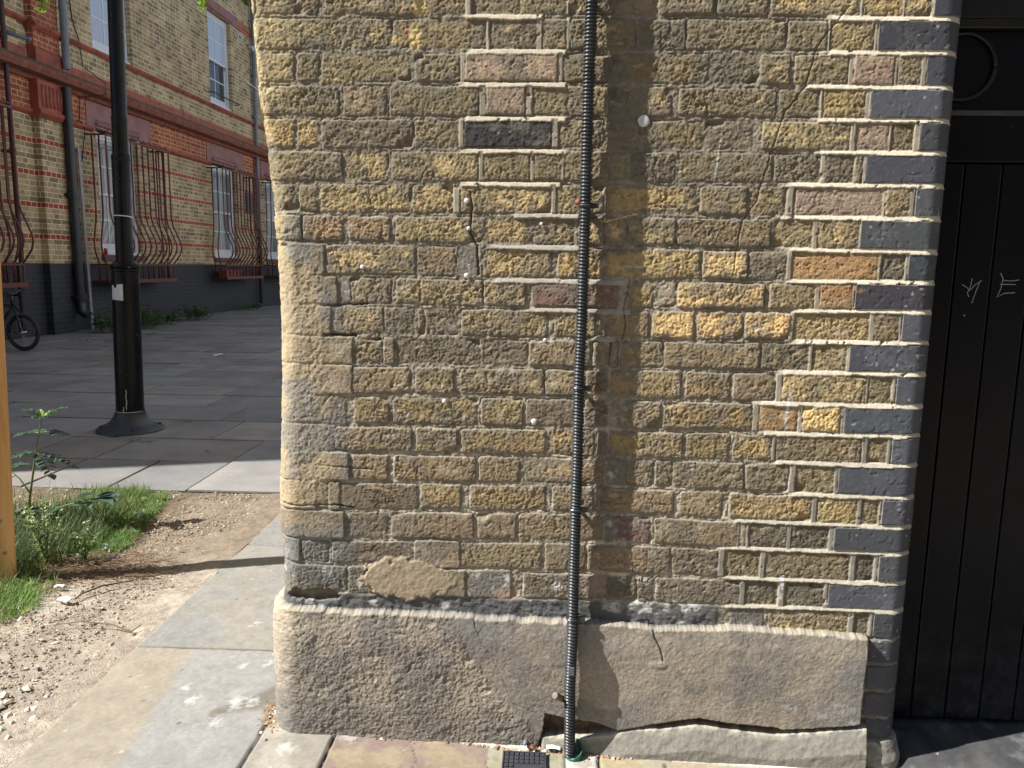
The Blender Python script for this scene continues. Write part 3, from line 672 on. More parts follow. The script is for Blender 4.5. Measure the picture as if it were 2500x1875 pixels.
def loose_stones():
    rg = random.Random(11); it = []
    cols = [(.58,.50,.38),(.66,.60,.50),(.45,.36,.26),(.36,.30,.24),(.62,.52,.38),(.25,.21,.18),(.72,.70,.64),(.48,.27,.17)]
    for k in range(21000):
        x = rg.uniform(-3.0, -1.335); y = rg.uniform(-.75, 2.15)
        dens = 1.0
        if x < -1.9 and y > .55: dens = .15
        if rg.random() > dens: continue
        r = abs(rg.gauss(0, .0023))+.0016
        if rg.random() < .02: r *= 2.2
        if x > -1.45 and rg.random() < .5: r *= 1.25
        c = rg.choice(cols[:6]) if rg.random() < .93 else rg.choice(cols); m = rg.uniform(.8, 1.15)
        it.append((*stone_geo((x, y, -.011+rg.uniform(-.002, .004)), r, rg), tuple(q*m*.66 for q in c)))
    for k in range(60):     # the heap of larger stones at the lower left corner
        x = rg.gauss(-1.52, .06); y = rg.gauss(-.02, .07); r = rg.uniform(.008, .016)
        it.append((*stone_geo((min(x,-1.36), y, -.006), r, rg), tuple(q*rg.uniform(.65,.85) for q in (.66,.60,.50))))
    stuff_quads("gravel", it, vcol("gravel_stones", .9, .3, 200, .2, .2), "fine mixed gravel scattered over the bare soil", "gravel")
    it = []                  # crumbs of mortar, leaf and grit along the foot of the wall
    for k in range(420):
        u = rg.random()
        if u < .55: x, y = rg.gauss(.10, .09), rg.gauss(-.035, .012)
        elif u < .8: x, y = rg.gauss(-.735, .02), rg.gauss(.06, .05)
        else: x, y = rg.uniform(-.5, .85), rg.gauss(-.037, .006)
        it.append((*stone_geo((x, y, gz1(x)+.001), abs(rg.gauss(0, .003))+.0015, rg), rg.choice([(.30,.20,.12),(.22,.15,.09),(.5,.42,.3),(.35,.16,.07),(.62,.6,.54),(.15,.11,.08)])))
    stuff_quads("debris", it, vcol("debris", .9, .3, 200, .2, .2), "brown crumbs of leaf and mortar along the foot of the wall", "debris")
loose_stones()
def blade(c, h, wd, lean, ang, bend, rg=None):
    dx, dy = math.cos(ang), math.sin(ang); sx, sy = -dy*wd, dx*wd; vs = []
    for t, ww in ((0, 1), (.45, .8), (.8, .45), (1, .05)):
        o_ = lean*t+bend*t*t; z = h*(t-.25*t*t*bend/(h+.01))
        vs += [(c[0]+dx*o_-sx*ww, c[1]+dy*o_-sy*ww, c[2]+z), (c[0]+dx*o_+sx*ww, c[1]+dy*o_+sy*ww, c[2]+z)]
    return vs, [(0,1,3,2),(2,3,5,4),(4,5,7,6)]
def leafmat(name, tr=.35, rough=.55):
    t = NT(name); a = t.n("Attribute", attribute_name="Col")
    c = t.mix(1, a.outputs["Color"], t.ramp(t.noise(30, 3), [(.3,(.75,)*3),(.7,(1.25,)*3)]), 'MULTIPLY')
    t.l(c, t.b.inputs["Base Color"]); t.b.inputs["Roughness"].default_value = rough
    tl = t.n("BsdfTranslucent"); t.l(c, tl.inputs[0]); mx = t.n("MixShader"); mx.inputs[0].default_value = tr
    out = t.t.nodes["Material Output"]; t.l(t.b.outputs[0], mx.inputs[1]); t.l(tl.outputs[0], mx.inputs[2]); t.l(mx.outputs[0], out.inputs[0])
    return t.m
LEAF = leafmat("leaf")
def edge_x(y): return float(np.interp(y, [.3,.45,.57,.68,.82,.98,1.12,1.26,1.7,2.0,2.16], [-2.2,-2.0,-1.92,-1.86,-2.0,-2.05,-1.95,-1.86,-1.98,-2.02,-2.06]))
def grass():
    rg = random.Random(21); it = []
    n = 0
    while n < 19000:
        y = rg.uniform(.25, 2.13); ex = edge_x(y); x = ex+.03-abs(rg.gauss(0, .30))
        if x < -3.6: continue
        if y > 1.88 and x < -2.5 and rg.random() < .85: continue
        if .86 < y < 1.25 and x > -2.25 and rg.random() < .8: continue
        f = float(fbm(np.array(x), np.array(y), 7, 3, 131))
        if f < -.12 and rg.random() < .8: continue
        h = rg.uniform(.018, .055)*(1.25 if x < ex-.12 else .75)*(1.3 if y < .85 else 1)
        dry = rg.random() < (.12 if y < 1.6 else .22)
        c = rg.choice([(.33,.28,.12),(.28,.20,.10)]) if dry else rg.choice([(.085,.19,.03),(.11,.24,.04),(.06,.15,.025),(.15,.28,.05)])
        if y < .85 and not dry: c = (c[0]*1.35, c[1]*1.25, c[2]*1.3)
        m = rg.uniform(.8, 1.2)
        it.append((*blade((x, y, -.012), h, rg.uniform(.0009, .0018), rg.uniform(-.01,.02), rg.uniform(0,6.28), rg.uniform(.005,.05)), tuple(q*m for q in c))); n += 1
    for k in range(6500):    # longer, darker growth round the post
        x = rg.gauss(-2.32, .17); y = rg.gauss(1.25, .28)
        if x > -2.02 or y > 1.85 or y < .62: continue
        h = rg.uniform(.05, .13); c = rg.choice([(.045,.085,.02),(.06,.11,.028),(.085,.14,.035),(.15,.15,.06)]); m = rg.uniform(.8, 1.2)
        it.append((*blade((x, y, -.012), h, rg.uniform(.0012, .0026), rg.uniform(-.01,.03), rg.uniform(0,6.28), rg.uniform(.02,.08)), tuple(q*m for q in c)))
    for k in range(2100):    # tuft at the picture's left edge, sunlight put into its brighter greens
        x = rg.gauss(-2.08, .11); y = rg.gauss(.68, .13)
        if x > -1.86: continue
        c = rg.choice([(.20,.32,.06),(.26,.38,.09),(.14,.25,.05),(.34,.38,.14)]); m = rg.uniform(.8, 1.2)
        it.append((*blade((x, y, -.012), rg.uniform(.02,.062), rg.uniform(.001, .0022), rg.uniform(-.01,.03), rg.uniform(0,6.28), rg.uniform(.02,.06)), tuple(q*m for q in c)))
    stuff_quads("grass", it, LEAF, "patchy short green grass beside the gravel", "grass")
    it = []
    for k in range(700):   # brown needles and stalks in a mat
        x = rg.gauss(-1.86, .16); y = rg.gauss(1.05, .09); a = rg.gauss(.15, .5); L = rg.uniform(.03, .14)
        p0 = Vector((x, y, rg.uniform(-.008, .008))); p1 = p0+Vector((math.cos(a)*L, math.sin(a)*L, rg.uniform(-.004, .008)))
        s_ = Vector((-math.sin(a), math.cos(a), 0))*rg.uniform(.0008, .0018)
        it.append(([p0-s_, p0+s_, p1+s_*.6, p1-s_*.6], [(0,1,2,3)], rg.choice([(.20,.12,.07),(.28,.18,.10),(.13,.08,.05),(.36,.26,.16)])))
    for k in range(160):
        y = rg.uniform(.2, 2.1); x = edge_x(y)+rg.gauss(.03, .12); a = rg.uniform(0, 6.28); L = rg.uniform(.02, .09)
        p0 = Vector((x, y, .001)); p1 = p0+Vector((math.cos(a)*L, math.sin(a)*L, .004)); s_ = Vector((-math.sin(a), math.cos(a), 0))*.0012
        it.append(([p0-s_, p0+s_, p1+s_*.6, p1-s_*.6], [(0,1,2,3)], rg.choice([(.5,.38,.2),(.36,.24,.12)])))
    stuff_quads("dry_stalks", it, LEAF, "mat of dry brown needles and stalks at the grass edge", "stalks")
    it = []
    for k in range(60):   # white feathers and scraps
        y = rg.uniform(.5, 2.1); x = edge_x(y)+rg.gauss(.02, .13)
        r = rg.uniform(.004, .012); a = rg.uniform(0, 6.28); vs = []
        for q in range(6):
            th = q*math.pi/3; e = r*rg.uniform(.6, 1.1); u, v = e*math.cos(th)*1.6, e*math.sin(th)*.6
            vs.append((x+u*math.cos(a)-v*math.sin(a), y+u*math.sin(a)+v*math.cos(a), .006+rg.uniform(0, .012)))
        vs.append((x, y, .02)); it.append((vs, [(q, (q+1) % 6, 6) for q in range(6)], rg.choice([(.45,.46,.48),(.52,.52,.50),(.36,.36,.38)])))
    stuff_quads("feathers", it, LEAF, "small white feathers and scraps caught in the grass edge", "feathers")
grass()
# ================================================================== the long building across the yard
BLD = empty("brick_building", (-8.4, 10.8, 0), R(88.5))
tag(BLD, "long yellow brick building with red bands, red stone courses and a black painted foot", "building")
def facade_mat(name, frieze=False, red=False):
    t = NT(name); s = t.n("SeparateXYZ"); t.l(t.tc.outputs["Object"], s.inputs[0])
    u = t.math('ADD', s.outputs[0], s.outputs[1]); z = t.math('SUBTRACT', s.outputs[2], 1.587)
    cx = t.n("CombineXYZ"); t.l(u, cx.inputs[0]); t.l(z, cx.inputs[1])
    bt = t.n("TexBrick"); t.l(cx.outputs[0], bt.inputs[0]); bt.offset_frequency = 2; bt.squash_frequency = 2; bt.squash = .55
    bt.inputs["Scale"].default_value = 1; bt.inputs["Brick Width"].default_value = .235; bt.inputs["Row Height"].default_value = .08533
    bt.inputs["Mortar Size"].default_value = .0068; bt.inputs["Mortar Smooth"].default_value = .2; bt.inputs["Bias"].default_value = -.1
    bt.inputs["Color1"].default_value = (0,0,0,1); bt.inputs["Color2"].default_value = (1,1,1,1); bt.inputs["Mortar"].default_value = (.5,.5,.5,1)
    if red: stock = t.ramp(bt.outputs[0], [(0,(.28,.075,.045)),(.5,(.40,.12,.06)),(1,(.47,.17,.085))])
    else: stock = t.ramp(bt.outputs[0], [(0,(.27,.20,.11)),(.3,(.42,.315,.165)),(.7,(.52,.40,.21)),(1,(.62,.49,.27))])
    redc = t.ramp(bt.outputs[0], [(0,(.36,.060,.035)),(1,(.50,.105,.05))])
    if not red:
        band = t.math('LESS_THAN', t.math('MODULO', t.math('ADD', z, 5.12), .512), .0853)
        band = t.math('MULTIPLY', band, t.math('LESS_THAN', s.outputs[2], 3.3)); band = t.math('MULTIPLY', band, t.math('GREATER_THAN', s.outputs[2], 1.4))
        stock = t.mix(band, stock, redc)
    c = t.mix(bt.outputs["Fac"], stock, (.80,.70,.52) if not red else (.70,.47,.30))
    c = t.mix(1, c, t.ramp(t.noise(30, 4), [(.3,(.82,)*3),(.7,(1.15,)*3)]), 'MULTIPLY')
    st = t.ramp(t.noise(1.3, 5, .65), [(.35,(.70,.68,.66)),(.6,(1,1,1))]); c = t.mix(1, c, st, 'MULTIPLY')
    # black painted foot
    base = t.math('LESS_THAN', s.outputs[2], 1.19)
    pm = t.ramp(t.noise(.55, 3), [(.60,(1,1,1)),(.70,(.25,.25,.25))])
    c2 = t.mix(t.math('MULTIPLY', bt.outputs["Fac"], .35), t.ramp(t.noise(8, 4), [(.3,(.016,.018,.024)),(.75,(.035,.037,.045))]), (.10,.10,.11))
    cc = t.mix(base, c, c2); t.bump(t.math('ADD', t.math('MULTIPLY', bt.outputs["Fac"], -1), t.math('MULTIPLY', t.noise(60, 4), .5)), .5, .004)
    return t.done(cc, t.math('SUBTRACT', .93, t.math('MULTIPLY', base, .35)), 0, .4)
FM = facade_mat("yellow_brick"); FR = facade_mat("red_brick", red=True)
REDST = plain("red_painted_stone", (.30,.075,.045), .7, .4, 5, .25)
MOSS = None
def cornice_mat():
    t = NT("cornice_stone"); s = t.n("SeparateXYZ"); g = t.n("NewGeometry"); t.l(g.outputs["Normal"], s.inputs[0])
    c = t.ramp(t.noise(9, 6, .7), [(.3,(.13,.045,.03)),(.55,(.25,.085,.05)),(.75,(.32,.14,.08))])
    m = t.math('MULTIPLY', t.math('GREATER_THAN', s.outputs[2], .35), 1); c = t.mix(m, c, t.ramp(t.noise(6, 6, .7), [(.3,(.06,.055,.03)),(.6,(.13,.12,.06)),(.8,(.2,.13,.09))]))
    t.bump(t.noise(30, 5), .5, .01); return t.done(c, .9)
CORN = cornice_mat()
PURP = plain("purple_red_stone", (.30,.150,.145), .75, .22, 4, .2)
WHITE = plain("white_gloss_paint", (.70,.72,.75), .4, .06, 6)
BLACKP = plain("black_pipe_paint", (.018,.019,.023), .38, .3, 9, .1)
GREYP = plain("grey_pipe", (.17,.19,.22), .4, .15, 6)
DRED = plain("dark_red_metal_paint", (.125,.026,.020), .5, .4, 14, .15)
def window_glass():
    t = NT("window_glass"); c = t.ramp(t.noise(1.4, 3), [(.35,(.16,.18,.19)),(.65,(.30,.32,.33))]); return t.done(c, .08, 0, .9)
GLASS = window_glass()
GLASSL = NT("net_curtain_glass").done((.50,.56,.66), .12, 0, .8)
GLASSD = NT("dark_glass").done((.05,.055,.06), .06, 0, .9)
GW = [(-7.8,-6.4),(-3.05,-1.65),(1.70,3.10),(6.43,7.80),(9.75,11.15),(14.5,15.9),(19.2,20.6)]
UW = [(-7.75,-6.45),(-2.95,-1.65),(1.78,3.10),(6.52,7.80),(11.2,12.5),(15.9,17.2)]
def build_facade():
    S0, S1, ZT = -9.9, 24.0, 9.2; DEP = .22
    ops = [(a, b, 1.36, 3.66) for a, b in GW]+[(a, b, 5.08, 7.27) for a, b in UW]
    ss_ = sorted({S0, S1, *[v for o in ops for v in o[:2]]}); zs = sorted({-.1, 3.65, 4.12, ZT, *[v for o in ops for v in o[2:]]})
    m, rm = MB(), MB()
    for a, b in zip(ss_[:-1], ss_[1:]):
        for c, d in zip(zs[:-1], zs[1:]):
            if any(o[0] <= a and b <= o[1] and o[2] <= c and d <= o[3] for o in ops): continue
            q = rm if (c >= 3.649 and d <= 4.121) else m
            q.add([(a,0,c),(b,0,c),(b,0,d),(a,0,d)], [(0,1,2,3)])
    for a, b, c, d in ops:
        m.add([(a,0,c),(a,DEP,c),(a,DEP,d),(a,0,d)], [(0,1,2,3)]); m.add([(b,0,c),(b,DEP,c),(b,DEP,d),(b,0,d)], [(3,2,1,0)])
        m.add([(a,0,d),(b,0,d),(b,DEP,d),(a,DEP,d)], [(0,1,2,3)]); m.add([(a,0,c),(b,0,c),(b,DEP,c),(a,DEP,c)], [(3,2,1,0)])
    m.add([(S0,0,-.1),(S0,7,-.1),(S0,7,ZT),(S0,0,ZT)], [(0,3,2,1)]); m.add([(S1,0,-.1),(S1,7,-.1),(S1,7,ZT),(S1,0,ZT)], [(0,1,2,3)])
    m.add([(S0,7,-.1),(S1,7,-.1),(S1,7,ZT),(S0,7,ZT)], [(3,2,1,0)])
    m.build("yellow_brickwork", FM, BLD); rm.build("red_brick_frieze", FR, BLD)
    b = MB(); b.prism([(-.25,ZT),(3.5,ZT+1.6),(7.2,ZT),(7.2,ZT-.12),(-.25,ZT-.12)], S0-.1, S1+.1)
    b.build("roof", plain("slate_roof", (.09,.09,.10), .7, .3, 3), BLD)
    # rooms behind the glass
    RD = plain("room_dark", (.10,.095,.085), .9, .3, 2)
    for a, c, d, e in ops: b = MB(); b.box(a-.05, c+.05, 1.2, 1.25, d-.05, e+.05); b.build("room_back", RD, BLD)
    # pilaster
    for p0 in (-.02, -9.9):
        p1 = p0+.64
        b = MB(); b.box(p0, p1, -.12, 0, -.1, 3.58); b.build("pilaster", FM, BLD)
        b = MB(); b.box(p0, p1, -.12, 0, 4.42, 9.0); b.build("pilaster", FR, BLD)
        b = MB(); b.box(p0-.02, p1+.02, -.15, 0, 3.64, 4.13)
        b.prism([(0,3.53),(-.14,3.53),(-.20,3.60),(-.20,3.66),(0,3.66)], p0-.05, p1+.05)
        b.prism([(0,4.40),(-.16,4.40),(-.16,4.60),(-.12,4.66),(0,4.66)], p0-.02, p1+.02)
        b.prism([(0,4.89),(-.14,4.89),(-.20,4.95),(-.20,4.99),(-.12,5.03),(0,5.03)], p0-.05, p1+.05)
        cap = b.build("pilaster_capital", REDST, BLD, bevel=.006)
        b = MB()
        for k in range(6):
            x = p0+.085+k*.094; b.tube([(x,-.152,3.72),(x,-.152,4.06)], .022, 10)
        b.build("fluting", plain("red_stone_flute", (.30,.10,.07), .7, .3, 8), cap, smooth=True)
    # cornice, bands, string courses
    b = MB(); b.prism([(0,4.12),(-.06,4.12),(-.08,4.18),(-.24,4.20),(-.27,4.27),(-.27,4.32),(-.22,4.34),(-.16,4.40),(0,4.43)], S0, 9.15)
    b.prism([(0,4.12),(-.06,4.12),(-.08,4.18),(-.24,4.20),(-.27,4.27),(-.27,4.32),(-.22,4.34),(-.16,4.40),(0,4.43)], 9.15, S1)
    b.build("cornice", CORN, BLD)
    b = MB(); b.box(.66, 8.95, -.012, 0, 4.43, 4.585); b.box(9.1, S1, -.012, 0, 4.43, 4.585); b.box(S0+.7, -.08, -.012, 0, 4.43, 4.585)
    b.build("red_band", plain("faded_red_paint", (.34,.10,.07), .8, .3, 6), BLD)
    edges = [S0+.75]+[v for a, c in GW for v in (a-.12, c+.12)]+[S1]
    for a, c in zip(edges[::2], edges[1::2]):
        segs = [(a, -.08), (.68, c)] if a < 0 < c else [(a, c)]
        for p, q in segs:
            if q > p: b = MB(); b.prism([(0,3.565),(-.02,3.565),(-.07,3.61),(-.07,3.64),(0,3.655)], p, q); b.build("string_course", REDST, BLD)
    b = MB()
    for p, q in ((S0+.7,-.08),(.68,8.95),(9.1,S1)): b.prism([(0,4.965),(-.03,4.965),(-.075,5.01),(-.075,5.05),(0,5.075)], p, q)
    b.build("sill_course", REDST, BLD)
    for i, (a, c) in enumerate(GW):
        b = MB(); b.box(a-.27, c+.5, -.02, 0, 3.66, 4.10); lt = b.build("lintel", PURP, BLD, bevel=.004)
        b = MB(); b.tube([(a-.02,-.03,3.73),(c+.02,-.03,3.73)], .035, 10); b.tube([(a-.02,-.025,3.80),(c+.02,-.025,3.80)], .012, 8); b.build("roll_moulding", PURP, lt, smooth=True)
        b = MB(); b.box(a-.06, c+.06, -.06, .2, 1.25, 1.355); b.build("window_sill", plain("purple_sill", (.16,.085,.085), .75, .2, 5), BLD, bevel=.006)
    for a, c in UW:
        b = MB(); b.box(a-.1, c+.43, -.02, 0, 7.275, 7.52); b.box(a-.1,c+.43,-.02,.0,7.24,7.27); lt = b.build("lintel", PURP, BLD, bevel=.004)
        b = MB(); b.tube([(a-.05,-.03,7.31),(c+.03,-.03,7.31)], .035, 10); b.build("roll_moulding", PURP, lt, smooth=True)
        b = MB(); b.box(c+.44, c+1.6, -.006, 0, 7.23, 7.50); b.build("red_panel", FR, BLD)
    # sash windows
    def sash(a, c, z0, z1, cols, g_up, g_lo):
        H = z1-z0; zm = z0+H*.5; f = MB(); y = .10
        fr = .075
        f.box(a, a+fr, y, y+.09, z0, z1); f.box(c-fr, c, y, y+.09, z0, z1); f.box(a+fr, c-fr, y, y+.09, z1-.07, z1); f.box(a-.01, c+.01, y-.055, y+.09, z0-.002, z0+.05)
        W = f.build("window", WHITE, BLD, bevel=.004)
        for (lo, hi, yy, gm) in ((zm-.02, z1-.07, y+.02, g_up), (z0+.05, zm+.03, y+.055, g_lo)):
            s = MB(); s.box(a+fr, a+fr+.05, yy, yy+.035, lo, hi); s.box(c-fr-.05, c-fr, yy, yy+.035, lo, hi)
            bt = .16 if lo < zm-.1 else .05
            s.box(a+fr+.05, c-fr-.05, yy, yy+.035, lo, lo+bt); s.box(a+fr+.05, c-fr-.05, yy, yy+.035, hi-.05, hi)
            x0, x1 = a+fr+.05, c-fr-.05; z_0, z_1 = lo+bt, hi-.05
            for k in range(1, cols):
                xx = x0+(x1-x0)*k/cols; s.box(xx-.014, xx+.014, yy+.004, yy+.030, z_0, z_1)
            zz = (z_0+z_1)/2
            for k in range(cols):
                xa = x0+(x1-x0)*k/cols+(.014 if k else 0); xb = x0+(x1-x0)*(k+1)/cols-(.014 if k < cols-1 else 0)
                s.box(xa, xb, yy+.004, yy+.030, zz-.014, zz+.014)
            s.build("sash", WHITE, W)
            g = MB(); g.box(x0-.005, x1+.005, yy+.014, yy+.020, z_0-.005, z_1+.005); g.build("pane", gm, W)
        h = MB(); h.box(c-fr-.05, c-fr, y-.02, y+.02, zm-.10, zm+.01); h.build("sash_horn", WHITE, W)
    for k, (a, c) in enumerate(GW): sash(a, c, 1.36, 3.62, 2 if k != 2 else 3, GLASS, GLASS)
    for k, (a, c) in enumerate(UW): sash(a, c, 5.09, 7.25, 2, GLASSL, GLASSD if k != 2 else GLASSL)
    b = MB(); b.tube([(6.35,-.12,5.30),(7.95,-.12,5.30)], .016, 8); b.tube([(6.36,-.12,5.30),(6.36,0,5.28)], .012, 6); b.tube([(7.94,-.12,5.30),(7.94,0,5.28)], .012, 6)
    b.build("window_rail", BLACKP, BLD)
    # downpipes
    def pipe(s_, off, r, z0, z1, mat, brk=(), shoe=False):
        b = MB(); b.tube([(s_,-off,z0),(s_,-off,z1)], r, 14)
        for z in brk: b.tube([(s_,-off,z-.05),(s_,-off,z+.05)], r*1.28, 14); b.box(s_-r*1.7, s_+r*1.7, -off-.01, 0, z-.02, z+.02)
        if shoe: b.tube([(s_,-off,z0+.1),(s_,-off-.02,z0-.05),(s_+.02,-off-.12,z0-.12)], r*1.1, 12)
        return b.build("downpipe", mat, BLD, smooth=True, auto=40)
    pipe(.60, .205, .075, .40, 4.13, BLACKP, (2.35, .62), True); pipe(.64, .22, .062, 4.43, 9.1, GREYP, (5.6,))
    pipe(9.05, .09, .055, .10, 2.2, BLACKP, (.9,)); pipe(9.05, .09, .052, 2.2, 4.13, GREYP, (3.0,)); pipe(9.05, .09, .052, 4.43, 9.1, GREYP, (5.2, 6.3))
    pipe(-.72, .14, .038, 1.2, 5.4, plain("maroon_pipe", (.045,.016,.018), .5, .3, 9), (2.9, 4.6)); pipe(-.79, .14, .034, .05, 1.2, BLACKP, (.7,))
    b = MB(); b.tube([(-.68,-.14,4.66),(-.50,-.30,4.62),(-.44,-.34,4.62)], .03, 8); b.tube([(-.46,-.33,4.62),(-.42,-.35,4.615)], .042, 10); b.build("pipe_stub", GREYP, BLD, smooth=True)
    b = MB(); b.tube([(1.16,-.01,9),(1.12,-.01,6.2),(1.20,-.015,5.4),(1.33,-.03,5.1),(1.36,-.05,4.66),(1.62,-.30,4.42),(1.60,-.29,4.22),(1.25,-.03,4.1),(1.21,-.02,3.7),(1.32,-.03,3.62),(1.24,-.09,3.55),(1.22,-.01,3.0)], .009, 6)
    b.build("cable", BLACKP, BLD)
    b = MB(); b.box(8.27, 8.46, -.02, 0, 7.02, 7.15); v = b.build("air_vent", WHITE, BLD)
    b = MB(); b.box(8.30, 8.35, -.024, -.019, 7.04, 7.13); b.box(8.38, 8.43, -.024, -.019, 7.04, 7.13); b.build("slot", BLACKP, v)
    b = MB(); b.tube([(8.9,-.01,7.0),(8.95,-.12,6.98),(8.95,-.12,6.9)], .04, 10); b.build("waste_pipe", WHITE, BLD, smooth=True)
    b = MB(); b.tube([(8.5,-.01,6.07),(9.0,-.20,5.90)], .014, 6); b.build("overflow_pipe", WHITE, BLD)
    b = MB(); b.tube([(8.50,0,5.78),(8.52,-.05,5.80),(8.56,-.06,5.74),(8.55,-.05,5.66)], .010, 6); b.build("hook", BLACKP, BLD)
    b = MB(); b.box(8.36, 8.94, -.03, 0, 2.58, 3.12); b.build("notice_board", plain("dark_board", (.07,.06,.06), .5, .4, 12), BLD)
    # bellied window cages
    def cage(a, c):
        b = MB(); P = .40
        b.box(a, c, -P-.015, -P+.015, 3.47, 3.50); b.box(a, c, -P-.015, -P+.015, 3.535, 3.55)
        for s_ in (a, c-.03): b.box(s_, s_+.03, -P, 0, 3.48, 3.51)
        b.box(a-.02, c+.02, -P-.02, -P+.02, 1.16, 1.185)
        for s_ in (a, c-.03): b.box(s_, s_+.03, -P, 0, 1.16, 1.185); b.box(s_, s_+.03, -P, 0, .86, .885)
        b.box(a-.04, c+.04, -P-.03, 0, .845, .862); b.box(a-.04, c+.04, -P-.04, -P-.02, .83, .90)
        prof = [(0,3.50),(0,2.15),(.03,1.98),(.12,1.78),(.185,1.62),(.195,1.52),(.16,1.40),(.08,1.29),(.01,1.20),(0,1.15),(0,.86)]
        for s_ in (a, c): b.tube([(s_, -P-o, z) for o, z in prof], .015, 6)
        C_ = b.build("window_cage", DRED, BLD)
        def bar(f):
            q = MB(); q.tube([f(o, z) for o, z in prof], .0150, 6); q.build("bar", DRED, C_, smooth=True)
        n = int(round((c-a)/.205))
        for k in range(1, n):
            s_ = a+(c-a)*k/n; bar(lambda o, z: (s_, -P-o, z))
        for k in (1, 2):
            yy = -P+P*k/3
            bar(lambda o, z: (a-o*.6, yy, z)); bar(lambda o, z: (c+o*.6, yy, z))
        h = MB()
        for k in range(n):
            s_ = a+(c-a)*(k+.5)/n; h.tube([(s_-.05,-P,3.545),(s_-.03,-P,3.575),(s_+.03,-P,3.515),(s_+.05,-P,3.545)], .009, 5)
        h.build("scroll_rail", DRED, C_)
    for a, c in ((-3.35,-1.05),(1.35,3.56),(6.12,8.34),(9.5,11.6)): cage(a, c)
build_facade()
def B(s_, out, z): return BLD.matrix_basis @ Vector((s_, -out, z))
# things on and against the facade
p0, p1 = B(1.10, .06, .0), B(1.06, .045, 3.22)
b = MB(); d = Vector((.0,.038,0)); e = Vector((.03,0,0))
b.add([p0-d, p0+d, p0+d+e, p0-d+e, p1-d, p1+d, p1+d+e, p1-d+e], [(0,3,2,1),(4,5,6,7),(0,1,5,4),(1,2,6,5),(2,3,7,6),(3,0,4,7)])
tag(b.build("metal_channel", plain("galvanised_steel", (.30,.31,.33), .45, .2, 8, .1, .6), bevel=.004), "tall galvanised steel channel leaning on the building beside the black downpipe", "metal channel")
c0 = B(1.76, .02, 1.357); can = empty("drink_can", c0); tag(can, "small red drink can standing on the near caged window's sill", "can")
b = MB(); b.lathe([(.026,0),(.033,.01),(.033,.11),(.026,.122)], n=18); b.build("can_body", plain("red_can", (.50,.02,.025), .3, .15, 30), can, smooth=True, auto=50)
b = MB(); b.lathe([(.026,.1225),(.024,.121),(.0,.121)], n=18); b.build("can_lid", plain("can_lid", (.6,.6,.6), .3, .1, 20, 0, .8), can)
b = MB(); b.tube([(.0335*math.cos(t_), .0335*math.sin(t_), .03+.06*k/8) for k, t_ in enumerate([.2+.25*q for q in range(9)])], .003, 5); b.build("white_stripe", WHITE, can)
pl = empty("window_box", B(6.75, .22, .864), R(88.5)); tag(pl, "terracotta plastic trough inside the farther bellied window cage", "window box")
b = MB()
b.add([(-.42,-.09,0),(.42,-.09,0),(.42,.09,0),(-.42,.09,0),(-.47,-.11,.17),(.47,-.11,.17),(.47,.11,.17),(-.47,.11,.17)], [(0,3,2,1),(0,1,5,4),(1,2,6,5),(2,3,7,6),(3,0,4,7)])
b.build("trough", plain("terracotta", (.26,.085,.06), .7, .2, 8), pl)
b = MB(); b.box(-.49,.49,-.13,-.108,.15,.19); b.box(-.49,.49,.108,.13,.15,.19); b.box(-.49,-.468,-.108,.108,.15,.19); b.box(.468,.49,-.108,.108,.15,.19); b.build("rim", plain("terracotta_rim", (.28,.095,.065), .7, .2, 8), pl)
b = MB(); b.box(-.45,.45,-.10,.10,.11,.135); b.build("soil", plain("potting_soil", (.05,.035,.025), .95, .3, 30), pl)

